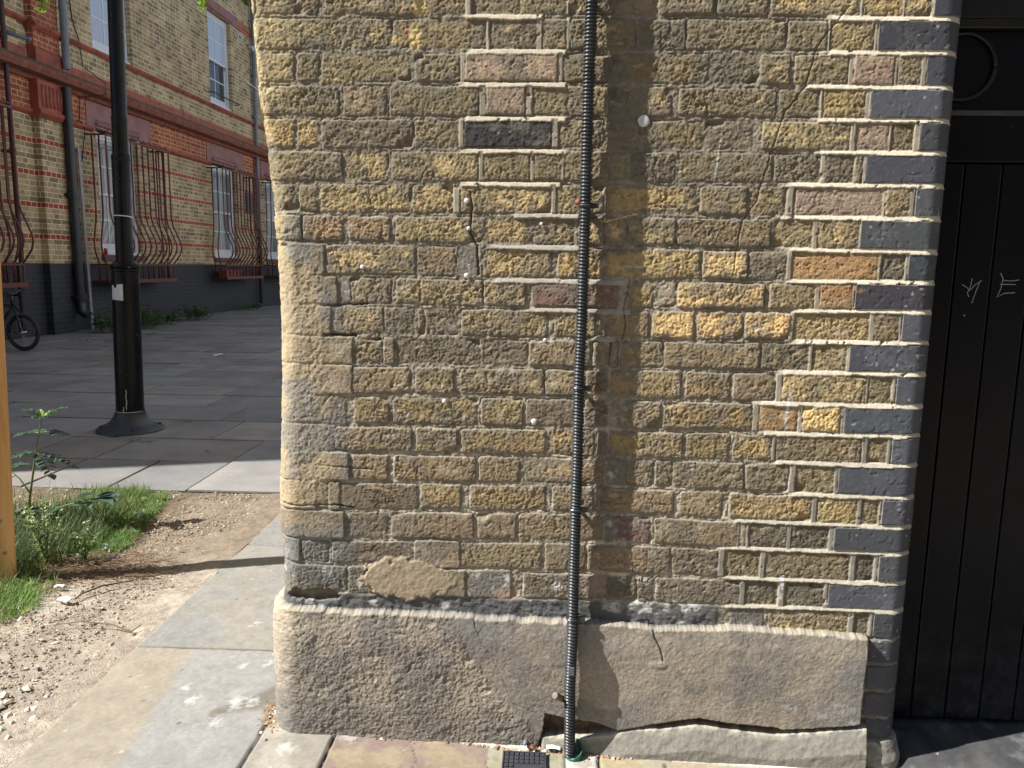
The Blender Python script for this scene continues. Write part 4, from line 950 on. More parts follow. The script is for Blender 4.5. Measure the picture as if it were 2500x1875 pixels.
# ================================================================== lamp post
def lamp_post():
    t = NT("black_gloss_paint"); t.bump(t.noise(14, 4), .12, .01)
    f = t.ramp(t.noise(7, 6, .7), [(.35,(.006,.007,.009)),(.7,(.013,.014,.017))])
    f = t.mix(t.ramp(t.noise(45, 2), [(.72,(0,0,0)),(.76,(1,1,1))]), f, (.30,.29,.27)); m = t.done(f, .22, 0, .16)
    mb = plain("scuffed_black_iron", (.024,.026,.031), .5, .35, 14, .3)
    L = empty("lamp_post", (-3.105, 3.65, 0)); L.rotation_euler = (0, R(1.35), 0); tag(L, "tall black painted lamp post with a flared foot and torn white sticker", "lamp post")
    b = MB(); b.lathe([(.235,-.01),(.235,.012),(.225,.022),(.175,.042),(.135,.075),(.112,.115),(.104,.140),(.104,.150)], n=48); b.build("foot", mb, L, smooth=True, auto=50)
    b = MB(); b.lathe([(.0975,.15),(.0955,.60),(.0935,1.18)], n=48); b.build("column", m, L, smooth=True, auto=50)
    b = MB(); n = 8; vs = []
    for k in range(n+1):
        th = R(-72)+R(34)*k/n
        for rr_, z in ((.0940,.30),(.0990,.302),(.0975,1.108),(.0925,1.11)): vs.append((rr_*math.cos(th), rr_*math.sin(th), z))
    b.add(vs, [(4*k+j, 4*k+4+j, 4*k+5+j, 4*k+1+j) for k in range(n) for j in range(3)]+[(0,1,2,3),(4*n+3,4*n+2,4*n+1,4*n)]); b.build("access_door", m, L)
    for q in range(4):
        a = R(45+90*q-12); b = MB(); b.lathe([(.012,0),(.012,.012),(.006,.014)], (.20*math.cos(a), .20*math.sin(a), .030), 6); b.build("bolt", mb, L)
    b = MB(); b.lathe([(.0945,1.18),(.104,1.185),(.104,1.20),(.098,1.205),(.104,1.212),(.104,1.225),(.08,1.245),(.062,1.25)], n=40); b.build("collar", m, L, smooth=True, auto=35)
    b = MB(); b.lathe([(.060,1.25),(.060,1.60),(.064,1.965)], n=32); b.lathe([(.064,1.965),(.066,1.97),(.066,2.0),(.056,2.01),(.054,2.24),(.056,2.245),(.056,2.26),(.052,2.27),(.050,3.4),(.047,5.2)], n=32)
    b.build("shaft", m, L, smooth=True, auto=40)
    b = MB(); b.tube([(0,0,5.2),(0,0,5.6),(.25,-.05,5.95),(.8,-.1,6.05)], .035, 12); arm = b.build("arm", m, L, smooth=True)
    b = MB(); b.box(.75,1.35,-.22,.02,5.98,6.10); b.build("lantern", mb, arm, bevel=.03)
    b = MB(); r_ = .0968
    n = 12; vs = []; rg = random.Random(2)
    th0, th1 = R(-128), R(-66)
    for k in range(n+1):
        th = th0+(th1-th0)*k/n
        zt = 1.085-.006*rg.random()-(.022 if 2 < k < 6 else .0)+.012*(k/n); vs += [(r_*math.cos(th), r_*math.sin(th), .972+.006*(1-k/n)), (r_*math.cos(th), r_*math.sin(th), zt)]
    b.add(vs, [(2*k, 2*k+2, 2*k+3, 2*k+1) for k in range(n)]); b.build("sticker", plain("torn_white_paper", (.52,.53,.54), .6, .15, 30), L)
    b = MB(); b.tube([(.063*math.cos(t_), .063*math.sin(t_), 1.572-.006*math.sin(t_)) for t_ in [q*math.pi/12 for q in range(25)]], .0035, 5); b.tube([(.06,-.02,1.57),(.085,-.03,1.567)], .003, 5)
    b.build("cable_tie", plain("white_plastic", (.7,.7,.72), .4, .05, 10), L)
    b = MB()
    for zz, th, l in ((.32,R(-75),.15),(.19,R(-88),.06)):
        pts = [(.0972*math.cos(th+.03*math.sin(q*2.1)), .0972*math.sin(th+.03*math.sin(q*2.1)), zz-l*q/6) for q in range(7)]; b.tube(pts, .0032, 5)
    b.tube([(.106*math.cos(q*.22-2.6), .106*math.sin(q*.22-2.6), .150) for q in range(12)], .0025, 5)
    b.build("paint_drip", plain("dried_drip", (.45,.43,.40), .7, .2, 30), L)
lamp_post()

# ================================================================== timber post
def timber():
    t = NT("pine_post"); mp = t.n("Mapping"); t.l(t.tc.outputs["Object"], mp.inputs[0]); mp.inputs["Scale"].default_value = (14, 14, .9)
    n = t.noise(2.2, 6, .6, mp.outputs[0]); c = t.ramp(n, [(.3,(.36,.19,.07)),(.5,(.52,.31,.13)),(.7,(.64,.42,.21))])
    k = t.n("TexVoronoi"); k.inputs["Scale"].default_value = 9; t.l(t.tc.outputs["Object"], k.inputs["Vector"])
    c = t.mix(t.ramp(k.outputs["Distance"], [(.07,(1,1,1)),(.13,(0,0,0))]), c, (.10,.04,.02))
    t.bump(n, .3, .004); m = t.done(c, .75)
    b = MB(); b.lathe([(.048,-.1),(.048,1.68),(.045,1.72),(.036,1.74)], n=28)
    o = b.build("timber_post", m, smooth=True, auto=40); o.location = (-2.135, .90, 0); o.rotation_euler = (0, R(1.9), 0)
    tag(o, "round pale orange pine post standing in the grass at the left edge", "post")
timber()

# ================================================================== conduit, drain and small fittings on the wall
def conduit_():
    C_ = empty("cable_conduit", (.088, -.026, 0)); tag(C_, "black corrugated plastic conduit running down the brick wall", "conduit")
    m = plain("black_corrugated_plastic", (.030,.033,.036), .36, .45, 18, .15)
    zs = np.array([p[1] for p in conduit][::-1]); xs = np.array([p[0] for p in conduit][::-1])
    zz = np.arange(-.02, 2.6, .00105); xx = np.interp(zz, zs, xs); k = np.ones(25)/25; xx = np.convolve(np.pad(xx, 12, mode='edge'), k, 'valid')
    yy = -.026-np.interp(zz, [0, .30, .36, .42, 2.6], [.025, .023, .008, .001, .0])
    yy = np.convolve(np.pad(yy, 12, mode='edge'), k, 'valid')
    r = .0133+.0016*np.clip(np.sin(zz*2*math.pi/.0084)*1.6, -1, 1)
    n = 20; th = np.arange(n)*2*math.pi/n
    V = np.stack([xx[:,None]-.088+r[:,None]*np.cos(th), yy[:,None]+.026+r[:,None]*np.sin(th), np.repeat(zz[:,None], n, 1)], -1).reshape(-1, 3)
    i = np.arange(len(zz)-1)[:,None]*n; j = np.arange(n); F = np.stack([i+j, i+(j+1) % n, i+n+(j+1) % n, i+n+j], -1).reshape(-1, 4)
    mesh_np("corrugated_tube", V, F, m, C_)
    def brk(x, z, y=-.026, stub=True):
        b = MB(); b.tube([(x-.088,y+.024,z),(x-.088,y+.060,z)], .0055, 8)
        b.tube([(x-.088+.0155*math.cos(q*math.pi/8), y+.026+.0155*math.sin(q*math.pi/8), z) for q in range(17)], .0028, 5)
        b.box(x-.088+.013, x-.088+.032, y+.018, y+.028, z-.006, z+.006); b.build("clip", m, C_)
    brk(.090, 1.88); brk(.0895, 1.408); brk(.0865, .965); brk(.0872, .652); brk(.0868, .36, -.034)
    b = MB(); b.box(-.010, .006, -.040, -.028, .216, .240); b.build("clip", plain("grey_clip", (.10,.10,.14), .4, .2, 30), C_, bevel=.002)
    o = MB(); o.tube([(.078,-.022,1.417),(.070,-.006,1.417)], .007, 10)
    tag(o.build("rusty_bolt", plain("rust", (.20,.06,.02), .8, .4, 60, .3), smooth=True), "rusty bolt head in the bricks just left of the conduit", "bolt")
    # green duct mouth
    D = MB(); pts = []
    for q in range(24):
        a = q*2*math.pi/24; pts.append((.020*math.cos(a)*(1.0)+.004, .024*math.sin(a)))
    prof = []
    n = len(pts)
    out = [(x*1.12, y*1.10) for x, y in pts]; vs = []
    for zl, ring in ((-.06, out), (.0, out), (.0, pts), (-.06, pts)):
        vs += [(x, y, zl+(.024*max(0, y/.024)+.012*max(0, x/.024) if zl == 0 else 0)) for x, y in ring]
    D.add(vs, [(l*n+k, l*n+(k+1) % n, (l+1)*n+(k+1) % n, (l+1)*n+k) for l in range(3) for k in range(n)])
    o = D.build("duct_mouth", plain("green_plastic", (.015,.13,.075), .4, .3, 30), smooth=True, auto=50); o.location = (.094, -.052, -.012)
    tag(o, "green plastic duct mouth in the ground taking the conduit's lower end", "duct")
    # stub of cut timber peg
    o = MB(); o.tube([(.085-.012,-.030,.128),(.045,-.064,.160)], .0085, 8); s_ = o.build("peg", plain("cut_wood", (.16,.13,.10), .8, .3, 60, .2), smooth=True, auto=40)
    tag(s_, "short cut wooden peg sticking out of the cement foot beside the conduit", "peg")
    # stones near the duct
    rg = random.Random(3)
    o = MB(); o.add(*stone_geo((-.030,-.036,.004), .012, rg)); tag(o.build("pebble", plain("blue_grey_stone", (.14,.15,.16), .6, .2, 60), smooth=True), "smooth blue grey pebble at the foot of the wall left of the conduit", "pebble")
    o = MB(); o.add(*stone_geo((-.010,-.047,.0), .009, rg)); tag(o.build("leaf_scrap", plain("red_brown_leaf", (.20,.055,.03), .5, .2, 60)), "curled red brown leaf scrap above the black drain cover", "leaf")
    o = MB(); rg = random.Random(9); vs = [(.044+.024*rg.uniform(.6,1.1)*math.cos(q*.63), -.040+.012*rg.uniform(.6,1.1)*math.sin(q*.63), rg.uniform(-.008,.002)) for q in range(10)]+[(.044,-.040,.004)]
    o.add(vs, [(q, (q+1) % 10, 10) for q in range(10)])
    tag(o.build("white_rag", plain("white_scrap", (.78,.78,.78), .8, .1, 60)), "crumpled bright white scrap between the drain cover and the conduit", "scrap")
conduit_()
def drain():
    D = empty("drain_cover", (-.030, -.112, gz1(-.03)+.003)); tag(D, "small square black plastic cover set in the paving below the conduit", "drain cover")
    m = plain("black_cover_plastic", (.040,.042,.050), .42, .2, 30, .1)
    b = MB(); b.box(-.058,.056,-.062,.055,-.03,.001); b.box(-.058,-.054,-.062,.055,.001,.005); b.box(.052,.056,-.062,.055,.001,.005); b.box(-.054,.052,.051,.055,.001,.005)
    pl_ = b.build("plate", m, D, bevel=.001)
    b = MB()
    for i in range(8):
        for j in range(7):
            x = -.047+i*.0133; y = .044-j*.0153
            if 1 < i < 7 and 3 <= j <= 4: continue
            b.box(x-.0050, x+.0050, y-.0062, y+.0062, .001, .0042)
    b.build("tread_studs", m, D, bevel=.0008)
    b = MB(); b.box(-.022,.044,-.024,.006,.001,.0030); b.build("name_plate", m, D, bevel=.001)
drain()
# dabs of gum on the wall
GUM = plain("dried_gum", (.60,.60,.58), .5, .12, 80)
for k, (r_, x, z, lab) in enumerate([
    (.0065,-.199,1.418,"round white gum dab high on the wall under the black brick"),
    (.0050,-.194,1.352,"small flaky white dab in the cracked joint left of the conduit"),
    (.0058,-.459,1.254,"white gum dab furthest left on the wall"),
    (.0065,-.198,1.237,"round white gum dab at the bottom of the short vertical crack"),
    (.0062,-.253,.919,"cream coloured gum dab in the joint above a yellow brick"),
    (.0080,-.024,.871,"largest domed white gum dab, left of the conduit on a brown brick"),
    (.0140,.224,1.609,"flat pale grey paint spot beside the conduit's shadow"),
    (.0045,-.015,1.365,"tiny grey white dab on a smooth green grey brick left of the conduit"),
    (.0050,.0,1.08,"tiny pale dab left of the conduit below the purple brick")]):
    b = MB(); fl = .12 if r_ > .01 else .5
    b.lathe([(r_, 0), (r_*.96, r_*fl*.4), (r_*.7, r_*fl*.8), (r_*.3, r_*fl)], n=14)
    g = random.Random(k); b.v = [(v[0]*(1+.15*g.uniform(-1,1)), v[1]*(1+.12*g.uniform(-1,1)), v[2]) for v in b.v]
    o = b.build("chewing_gum", GUM, smooth=True); o.rotation_euler = (R(90), 0, g.uniform(0,3)*0); o.location = (x, -.001, z)
    tag(o, lab, "gum", "white dabs stuck on the brick wall")

# ================================================================== door
def door():
    D = empty("wooden_door", (1.0, .155, 0)); tag(D, "tall black boarded door recessed beside the blue brick corner", "door")
    t = NT("black_door_paint"); n = t.noise(5, 5, .6)
    c = t.ramp(n, [(.35,(.0035,.0045,.0065)),(.65,(.006,.0075,.0105))]); s = t.n("SeparateXYZ"); t.l(t.tc.outputs["Object"], s.inputs[0])
    dust = t.math('MULTIPLY', t.ramp(t.noise(14, 6, .75), [(.45,(0,0,0)),(.7,(1,1,1))]), t.ramp(s.outputs[2], [(.0,(1,1,1)),(.45,(0,0,0))]))
    c = t.mix(t.math('MULTIPLY', dust, .35), c, (.10,.10,.11))
    c = t.mix(t.ramp(t.noise(75, 2), [(.77,(0,0,0)),(.80,(1,1,1))]), c, (.14,.14,.14))
    t.bump(t.noise(9, 3), .10, .01); m = t.done(c, .32, 0, .25)
    bx = .0675; k = 0
    x = -.125
    while x < 1.5:
        b = MB(); b.box(x+.0022, x+.0925, 0, .03, .008, 1.537); b.build("board", m, D, bevel=.003); x += .0948; k += 1
    b = MB(); b.box(-.13, 1.55, .031, .05, .0, 3.0); b.build("backing", plain("door_gap", (.002,.002,.003), .9, .2, 9), D)
    b = MB(); b.box(-.13, 1.55, -.004, .03, 1.541, 1.660); b.build("middle_rail", m, D, bevel=.004)
    b = MB(); b.box(-.13, 1.55, .010, .03, 1.663, 1.860); b.build("upper_panel", m, D)
    b = MB(); b.box(-.13, 1.55, -.010, .0, 1.655, 1.668); b.build("ledge_strip", plain("worn_ledge", (.06,.06,.06), .5, .3, 20), D, bevel=.003)
    b = MB(); b.box(-.13, 1.55, -.012, .03, 1.862, 1.885); b.box(-.13, 1.55, -.004, .03, 1.887, 3.0); b.build("top_rail", plain("brown_black_paint", (.014,.012,.008), .4, .3, 12), D, bevel=.004)
    b = MB(); b.tube([(.034+.080*math.cos(q*math.pi/20), .004, 1.787-.012+.080*math.sin(q*math.pi/20)) for q in range(41)], .006, 8); b.build("round_moulding", plain("jet_black", (.002,.002,.003), .3, .2, 9), D, smooth=True)
    W_ = plain("scratched_white", (.36,.35,.42), .7, .2, 60)
    def letter(strokes):
        b = MB()
        for st in strokes: b.tube([(x-1.0, -.0006, z) for x, z in st], .0012, 5)
        b.build("scratched_letter", W_, D)
    letter([[(1.085,1.232),(1.098,1.225),(1.107,1.217)], [(1.110,1.248),(1.107,1.226),(1.101,1.210),(1.106,1.200)], [(1.107,1.217),(1.120,1.233),(1.135,1.243)], [(1.130,1.240),(1.122,1.212),(1.115,1.184)]])
    letter([[(1.229,1.246),(1.210,1.243),(1.190,1.244),(1.181,1.263)], [(1.188,1.250),(1.186,1.225),(1.178,1.201),(1.196,1.211),(1.222,1.213)], [(1.182,1.234),(1.222,1.234)]])
    b = MB(); b.tube([(.098,-.001,1.150),(.100,-.001,1.153)], .002, 5); b.build("scratch", W_, D)
door()
b = MB(); b.box(2.55, 3.4, -.05, .9, -.06, 4.6); b.box(.957, 2.55, .22, .9, 3.05, 4.6)
OB = empty("unseen_terrace", (0, 0, 0)); tag(OB, "unseen brick terrace added behind the camera to darken the door and sky fill", "houses")  # unseen row added to darken the door's reflections and cut the sky fill
_m = b
b = MB(); b.box(-5.0, 22.0, -19.0, -12.5, -.1, 8.5); b.build("walls", FM, OB)
b = MB(); b.add([(-5.2,-12.3,8.5),(22.2,-12.3,8.5),(22.2,-15.7,10.6),(-5.2,-15.7,10.6),(22.2,-19.2,8.5),(-5.2,-19.2,8.5)], [(0,1,2,3),(3,2,4,5),(0,3,5),(1,4,2)]); b.build("roof", bpy.data.materials["slate_roof"], OB)
for zz in (1.2, 4.6):
    for k in range(8):
        b = MB(); b.box(-3.6+3.2*k, -2.4+3.2*k, -12.5, -12.46, zz, zz+1.8); b.build("window", GLASSD, OB)
b = _m
tag(b.build("brick_wall", bpy.data.materials["plain_stock_brick"]), "plain brick wall on the far side of the black door, outside the picture", "wall")
# ================================================================== bicycle
def bicycle():
    Bk = empty("bicycle", (-7.18, 8.40, 0), R(0)); tag(Bk, "small wheeled black bicycle parked against the building behind the timber post", "bicycle")
    m = plain("bike_black", (.018,.019,.024), .35, .3, 20); rub = plain("tyre_rubber", (.028,.028,.030), .75, .2, 40); mt = plain("bike_metal", (.35,.35,.36), .35, .2, 30, 0, .8)
    r = .255; ax = Vector((math.cos(R(163)), math.sin(R(163)), 0))       # fore-aft direction, pointing to the rear
    def P(u, z, s=0): return ax*u + Vector((-ax.y, ax.x, 0))*s + Vector((0, 0, z))
    axf = Vector((math.cos(R(173)), math.sin(R(173)), 0))
    def PF(u, z, s=0): return axf*u + Vector((-axf.y, axf.x, 0))*s + Vector((0, 0, z))
    def wheel(c, F):
        b = MB(); b.tube([c+F(.232*math.cos(q*math.pi/18), .232*math.sin(q*math.pi/18)) for q in range(37)], .024, 10); W_ = b.build("wheel", rub, Bk, smooth=True)
        b = MB(); b.tube([c+F(.205*math.cos(q*math.pi/18), .205*math.sin(q*math.pi/18)) for q in range(37)], .008, 6)
        b.build("rim", m, W_, smooth=True)
        b = MB()
        for q in range(20):
            a = q*math.pi/10; b.tube([c+F(.02*math.cos(a+.5), .02*math.sin(a+.5), .02*(-1)**q), c+F(.203*math.cos(a), .203*math.sin(a))], .0016, 4)
        b.tube([c+F(0,0,-.05), c+F(0,0,.05)], .018, 10); b.build("spokes", mt, W_)
    cf = Vector((0,0,.257)); wheel(cf, PF)
    cr = P(.88, .257); wheel(cr, P)
    hd = P(.17, .62); b = MB()
    for s in (-.045, .045): b.tube([cf+PF(0,0,s), cf+PF(.04,.25,s), hd+PF(0,0,s*.5)], .012, 8)
    b.tube([hd, hd+Vector((0,0,.16))], .018, 8); b.build("fork", m, Bk, smooth=True)
    b = MB(); st = P(.62, .62); bb = P(.5, .28)
    for a, c, rr_ in ((hd, st, .017), (hd+Vector((0,0,-.02)), bb, .019), (st, bb, .016), (bb, cr, .011), (st, cr, .010)): b.tube([a, c], rr_, 8)
    b.tube([st, st+P(.04,.18)], .013, 8); b.build("frame", m, Bk, smooth=True)
    b = MB(); hb = hd+Vector((0,0,.16))+PF(-.02,0)
    b.tube([hb+PF(.06,.06,-.30), hb+PF(.02,.05,-.16), hb+PF(0,0,-.05), hb+PF(0,0,.05), hb+PF(.02,.05,.16), hb+PF(.06,.06,.30)], .011, 8); b.build("handlebar", m, Bk, smooth=True)
    b = MB()
    for s in (-1, 1): b.tube([hb+PF(.06,.06,.30*s), hb+PF(.03,.055,.20*s)], .017, 8)
    b.build("grip", rub, Bk, smooth=True)
    b = MB(); sp = st+P(.04,.18); b.tube([sp+P(-.13,.0), sp+P(-.04,.015), sp+P(.06,.02), sp+P(.12,.03)], [.018,.035,.06,.045], 10); b.build("saddle", rub, Bk, smooth=True)
    b = MB(); b.tube([bb+P(0,0,-.06), bb+P(0,0,.06)], .02, 8); b.tube([bb+P(0,0,.06), bb+P(.12,-.1,.06)], .009, 6); b.tube([bb+P(0,0,-.06), bb+P(-.12,.1,-.06)], .009, 6); b.build("crank", mt, Bk)
bicycle()

# ================================================================== plants
def leaf(b, base, d, L, wd, n=(0,0,1), fold=.15, teeth=0):
    d = Vector(d).normalized(); nn = Vector(n); s = d.cross(nn)
    if s.length < .05: s = d.cross(Vector((1,0,.1)))
    s.normalize(); nn = s.cross(d)
    vs = [base]; prof = [(.15,.45),(.35,.9),(.55,1),(.78,.62),(1,0)]
    for t, w_ in prof[:-1]: vs += [base+d*L*t-s*wd*w_+nn*fold*wd*w_-nn*.0*t, base+d*L*t+nn*(-.06*L*t*t), base+d*L*t+s*wd*w_+nn*fold*wd*w_]
    vs.append(base+d*L-nn*.12*L)
    fs = [(0,1,2),(0,2,3)]
    for k in range(len(prof)-2): a = 1+3*k; fs += [(a,a+3,a+4,a+1),(a+1,a+4,a+5,a+2)]
    a = 1+3*(len(prof)-2); e = len(vs)-1; fs += [(a,e,a+1),(a+1,e,a+2)]
    b.add(vs, fs)
STEM = plain("green_stem", (.12,.17,.05), .6, .3, 40)
def bushy(name, loc, h, r, n, cols, seed, label, cat, group=None, flat=False):
    rg = random.Random(seed); root = empty(name, loc); tag(root, label, cat, group)
    b, s = MB(), MB()
    ns = max(6, int(n/14))
    for k in range(ns):
        a = rg.uniform(0, 6.28); rr_ = r*math.sqrt(rg.random()); hh = h*rg.uniform(.45, 1)*(1-.45*(rr_/r)**2)
        tip = Vector((rr_*math.cos(a), rr_*math.sin(a)*1.0, hh)); base = Vector((tip.x*.55, tip.y*.55, 0)); mid = (base+tip)/2+Vector((0,0,hh*.12))
        s.tube([base, mid, tip], [.004,.003,.0015], 5)
        for q in range(int(n/ns)):
            t = rg.uniform(.25, 1); p = base.lerp(tip, t)+Vector((0,0,hh*.1*math.sin(t*3))); an = rg.uniform(0, 6.28)
            b.cur = tuple(v*rg.uniform(.75, 1.25) for v in rg.choice(cols))
            leaf(b, p, (math.cos(an), math.sin(an), rg.uniform(-.3, .55)), rg.uniform(.6,1.2)*min(.075, h*.28), rg.uniform(.6,1)*min(.024, h*.09), (rg.uniform(-.4,.4), rg.uniform(-.4,.4), 1))
    s.build("stem", STEM, root); b.build("foliage", LEAF, root); return root
NET = [(.08,.15,.04),(.11,.19,.05),(.06,.12,.035),(.15,.21,.06)]
FG = "weeds growing along the black foot of the building"
bushy("weed", (-7.70, 11.35, 0), .50, .34, 520, NET, 1, "dark green nettle clump just right of the steel channel, left of the lamp post", "weed", FG)
bushy("weed", (-7.62, 12.35, 0), .52, .46, 620, NET, 2, "largest nettle clump, showing right of the lamp post", "weed", FG)
bushy("weed", (-7.60, 13.25, 0), .34, .42, 420, NET, 3, "low sprawling nettle clump between the two taller ones", "weed", FG)
bushy("weed", (-7.66, 14.55, 0), .42, .48, 520, NET, 4, "separate nettle clump farther along, right of the nearer window cage", "weed", FG)
bushy("weed", (-7.85, 18.6, 0), .30, .26, 220, [(.13,.22,.04),(.17,.26,.06)], 5, "small bright green tuft beside the far downpipe", "weed", FG)
bushy("weed", (-6.95, 9.7, 0), .06, .35, 160, NET, 6, "flat patch of small leaves in front of the bicycle wheel", "weed", FG)
bushy("weed", (-7.05, 11.0, 0), .05, .5, 240, NET, 7, "flat creeping leaves below the nettles at the pipe's foot", "weed", FG)
for k, (x, y, l) in enumerate(((-3.22,3.50,"moss tuft at the left of the lamp post's foot"),(-2.86,3.30,"grass tuft in the slab joint right in front of the lamp post"),(-2.80,3.98,"pale tuft at the right rear of the lamp post's foot"))):
    bt_ = MB(); rg = random.Random(40+k)
    for q in range(150):
        bt_.cur = rg.choice([(.14,.16,.04),(.20,.20,.06),(.09,.11,.03)])
        bt_.add(*blade((x+rg.gauss(0,.075), y+rg.gauss(0,.022), -.006), rg.uniform(.008,.024), .0012, .004, rg.uniform(0,6.28), .02))
    tag(bt_.build("grass_tuft", LEAF), l, "grass tuft", "tufts round the lamp post foot")
# the upright feathery weed and the broad-leaved one by the timber post
def pinnate(b, s, p, d, L, cols, rg, lw=.032, n=7):
    d = Vector(d).normalized(); side = d.cross(Vector((0,0,1))).normalized(); pts = []
    for k in range(n+1):
        t = k/n; pts.append(p+d*L*t+Vector((0,0,-.28*L*t*t)))
    s.tube(pts, [.0018]*n+[.0008], 4)
    for k in range(1, n+1):
        for sg in (-1, 1):
            b.cur = tuple(v*rg.uniform(.8, 1.2) for v in rg.choice(cols)); w_ = math.sin(.35+2.4*k/n)
            leaf(b, pts[k], side*sg+d*.55+Vector((0,0,rg.uniform(-.25,.15))), L*.34*w_+.006, lw*.42*w_+.002, (0,0,1))
    b.cur = cols[0]; leaf(b, pts[-1], d+Vector((0,0,-.3)), L*.25, lw*.5)
def feathery():
    rg = random.Random(61); root = empty("ragwort_plant", (-2.43, 1.50, 0)); tag(root, "upright blue green weed with deeply cut leaves behind the timber post", "weed")
    b, s = MB(), MB(); cols = [(.055,.105,.06),(.07,.125,.065),(.045,.09,.055)]
    S_ = [Vector(v) for v in ((0,0,-.01),(.01,0,.14),(.035,0,.26),(.06,0,.37),(.08,.0,.46),(.10,0,.53))]; s.tube(S_, [.006,.0055,.005,.004,.003,.002], 7)
    s.tube([Vector((.012,0,.17)), Vector((-.03,.0,.235)), Vector((-.09,0,.29))], [.004,.003,.002], 6)
    for p, d, L in ((S_[3],(1,.3,-.25),.15),(S_[3],(.9,-.5,-.5),.13),(S_[4],(-1,.1,.1),.11),(S_[4],(1,0,.25),.12),(S_[5],(.7,.3,.6),.11),(S_[5],(-.6,-.2,.6),.09),(S_[5],(.3,-.6,.3),.10),(S_[4],(-.5,.8,.1),.10),
                    (Vector((-.09,0,.29)),(-.8,.2,.2),.12),(Vector((-.08,0,.28)),(.1,.8,.2),.11),(Vector((-.05,0,.25)),(-.5,-.7,-.1),.11),(S_[3],(-.5,-.6,.1),.11)): pinnate(b, s, p, d, L, cols, rg)
    b.cur = (.22,.34,.04)
    for k in range(5): leaf(b, S_[5], (rg.uniform(-.3,1), rg.uniform(-.5,.5), .35), .06, .013)
    s.build("stem", STEM, root); b.build("foliage", LEAF, root)
    root = empty("broad_leaved_weed", (-2.36, 1.52, 0)); tag(root, "spreading dark green weed with broad drooping leaves at the grass edge", "weed")
    b, s = MB(), MB()
    for (x, y, z, dx, dy, L) in ((.10,0,.10,1,.1,.13),(.20,.02,.13,1,0,.14),(.26,.0,.15,.9,.1,.12),(.17,0,.12,.8,-.6,.12),(.05,0,.09,.2,-1,.13),(.0,0,.09,-.6,-.8,.13),(.12,.05,.12,.3,1,.11),(.26,0,.14,.8,-.5,.13),(.25,0,.15,.7,.7,.10),(-.04,0,.07,-1,-.2,.12)):
        b.cur = tuple(v*rg.uniform(.8,1.2) for v in (.045,.095,.055)); leaf(b, Vector((x,y,z)), (dx,dy,.05), L, .030, (0,0,1), .25)
    s.tube([(0,0,0),(.05,0,.09),(.15,0,.12),(.26,0,.15)], [.004,.003,.003,.002], 6); s.tube([(0,0,0),(-.04,0,.07)], .003, 5)
    s.build("stem", STEM, root); b.build("foliage", LEAF, root)
    for k, (x, y, z1, lab) in enumerate(((-2.30,.93,.40,"pale flowering weed with small cream pods in front of the timber post"),(-2.06,1.06,.36,"pale flowering weed leaning right of the timber post"),(-1.93,1.12,.17,"short flowering weed in the grass right of the timber post"))):
        root = empty("flowering_weed", (x, y, 0)); tag(root, lab, "weed", "pale flowering weeds round the timber post")
        b, s, f = MB(), MB(), MB()
        for q in range(16 if k < 2 else 6):
            a = rg.uniform(0, 6.28); r_ = rg.uniform(.02, .11)*(1 if k < 2 else .5); hh = z1*rg.uniform(.6, 1)
            pts = [Vector((0,0,0)), Vector((r_*.3*math.cos(a), r_*.3*math.sin(a), hh*.4)), Vector((r_*.7*math.cos(a), r_*.7*math.sin(a), hh*.75)), Vector((r_*math.cos(a), r_*math.sin(a), hh))]
            s.tube(pts, [.0022,.0018,.0013,.0008], 5)
            for w_ in range(11):
                t = rg.uniform(.45, 1); p = pts[1].lerp(pts[3], (t-.33)/.67); an = rg.uniform(0,6.28); f.cur = rg.choice([(.45,.50,.28),(.55,.55,.38),(.32,.42,.18)])
                leaf(f, p, (math.cos(an), math.sin(an), .5), .016, .0038)
            for w_ in range(5):
                t = rg.uniform(.05, .7); p = pts[0].lerp(pts[3], t); an = rg.uniform(0,6.28); b.cur = rg.choice([(.13,.19,.06),(.17,.22,.08)]); leaf(b, p, (math.cos(an), math.sin(an), .2), .035, .006)
        s.build("stem", STEM, root); f.v = f.v; n_ = len(b.v); b.v += f.v; b.f += [tuple(i+n_ for i in q) for q in f.f]; b.c += f.c; b.build("foliage", LEAF, root)
feathery()
def overhang(name, start, tip, seed, cols, label, leaves):
    rg = random.Random(seed); root = empty(name, start); tag(root, label, "branch", "leafy branch ends hanging at the top of the picture")
    a = Vector((0,0,0)); e = Vector(tip)-Vector(start); s, b = MB(), MB()
    pts = [a, e*.35+Vector((0,0,.10)), e*.75+Vector((0,0,.06)), e]; s.tube(pts, [.010,.007,.004,.0025], 6)
    for (x, y, z, dx, dz, L) in leaves:
        p = Vector((x, y, z))-Vector(start); pinnate(b, s, p, (dx, rg.uniform(-.2,.2), dz), L, cols, rg, .045, 6)
        s.tube([e, p], .0015, 4)
    s.build("twig", plain("bark", (.06,.045,.03), .85, .3, 30), root); b.build("foliage", LEAF, root)
BR_G = [(.16,.30,.035),(.22,.36,.05),(.12,.24,.03)]; DK_G = [(.055,.12,.02),(.08,.15,.03),(.10,.19,.03)]
overhang("leafy_branch", (-2.35,1.0,2.62), (-1.86,1.0,2.30), 71, BR_G, "bright yellow green leaf sprays hanging at the top left corner", [(-1.97,1.0,2.270,.9,-.45,.095),(-1.85,1.0,2.265,-.3,-.6,.075),(-1.84,1.0,2.270,1,-.35,.095)])
overhang("leafy_branch", (-1.75,1.0,2.75), (-1.26,1.0,2.30), 72, BR_G, "bright green leaf spray hanging over the upper window's lintel", [(-1.31,1.0,2.275,.6,-.5,.075),(-1.26,1.0,2.270,-.2,-.9,.075),(-1.25,1.0,2.275,.9,-.2,.075)])
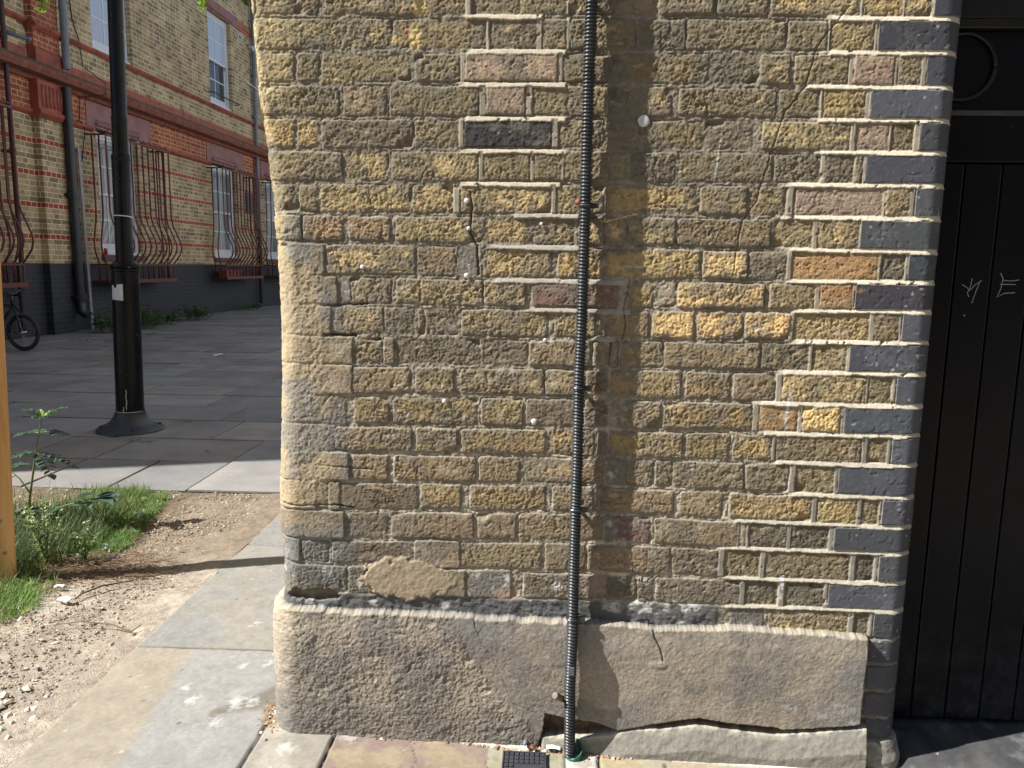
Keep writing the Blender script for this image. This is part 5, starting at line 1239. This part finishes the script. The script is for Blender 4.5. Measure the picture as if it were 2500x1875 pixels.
overhang("leafy_branch", (-1.55,1.0,2.85), (-1.12,1.0,2.32), 73, DK_G, "darker green leaf spray hanging next to the brick wall's top left edge", [(-1.20,1.0,2.275,1,-.4,.095),(-1.14,1.0,2.295,.9,-.35,.085),(-1.17,1.0,2.262,.7,-.6,.075)])
# ================================================================== litter
def scrap(name, loc, r, col, label, cat, seed, fl=.4):
    rg = random.Random(seed); b = MB(); vs, fs = [], []
    for k in range(9):
        a = k*2*math.pi/9; e = r*rg.uniform(.6, 1.15); vs.append((e*math.cos(a), e*math.sin(a)*.55, rg.uniform(0, r*fl)))
    vs.append((0,0,r*fl*1.1)); fs = [(k, (k+1) % 9, 9) for k in range(9)]; b.add(vs, fs)
    o = b.build(name, plain(name+"_paper", col, .7, .1, 30)); o.location = loc; tag(o, label, cat)
scrap("paper_scrap", (-4.39, 8.30, .002), .095, (.78,.82,.90), "crumpled white paper lying alone on the shaded yard flags", "litter", 1, .3)
scrap("paper_piece", (-1.86, .83, .004), .022, (.60,.66,.62), "pale green white scrap on the soil below the brown stalks", "litter", 2, .6)
scrap("feather_clump", (-1.76, .72, .004), .034, (.62,.58,.56), "fluffy grey white feather clump on the gravel near the grass", "feather", 3, .5)
scrap("dead_leaf", (-2.25, 3.05, .0), .022, (.05,.035,.02), "small dark dead leaf on the yard flag near the lamp post", "leaf", 4, .3)
b = MB(); b.tube([(-1.62,.93,.0),(-1.70,.84,.012),(-1.74,.78,.006),(-1.745,.745,.0)], [.002,.004,.004,.003], 6); tag(b.build("twig", plain("dry_twig", (.13,.09,.06), .85, .3, 60), smooth=True), "short curved brown twig on the gravel in the post's shadow", "twig")
b = MB(); b.tube([(-1.73,.52,.0),(-1.6,.55,.010),(-1.48,.53,.012),(-1.395,.50,.004),(-1.37,.52,.02)], [.0012,.0022,.0025,.0025,.0015], 6); tag(b.build("twig", plain("dry_twig2", (.15,.10,.07), .85, .3, 60), smooth=True), "long thin twig lying on the gravel up to the flag edge", "twig")
b = MB(); rg = random.Random(5); b.add(*stone_geo((-.755,.225,.004), .013, rg)); tag(b.build("dark_stone", plain("dark_stone", (.03,.028,.026), .7, .2, 60)), "black lump of stone on the flags at the wall's left corner", "stone")
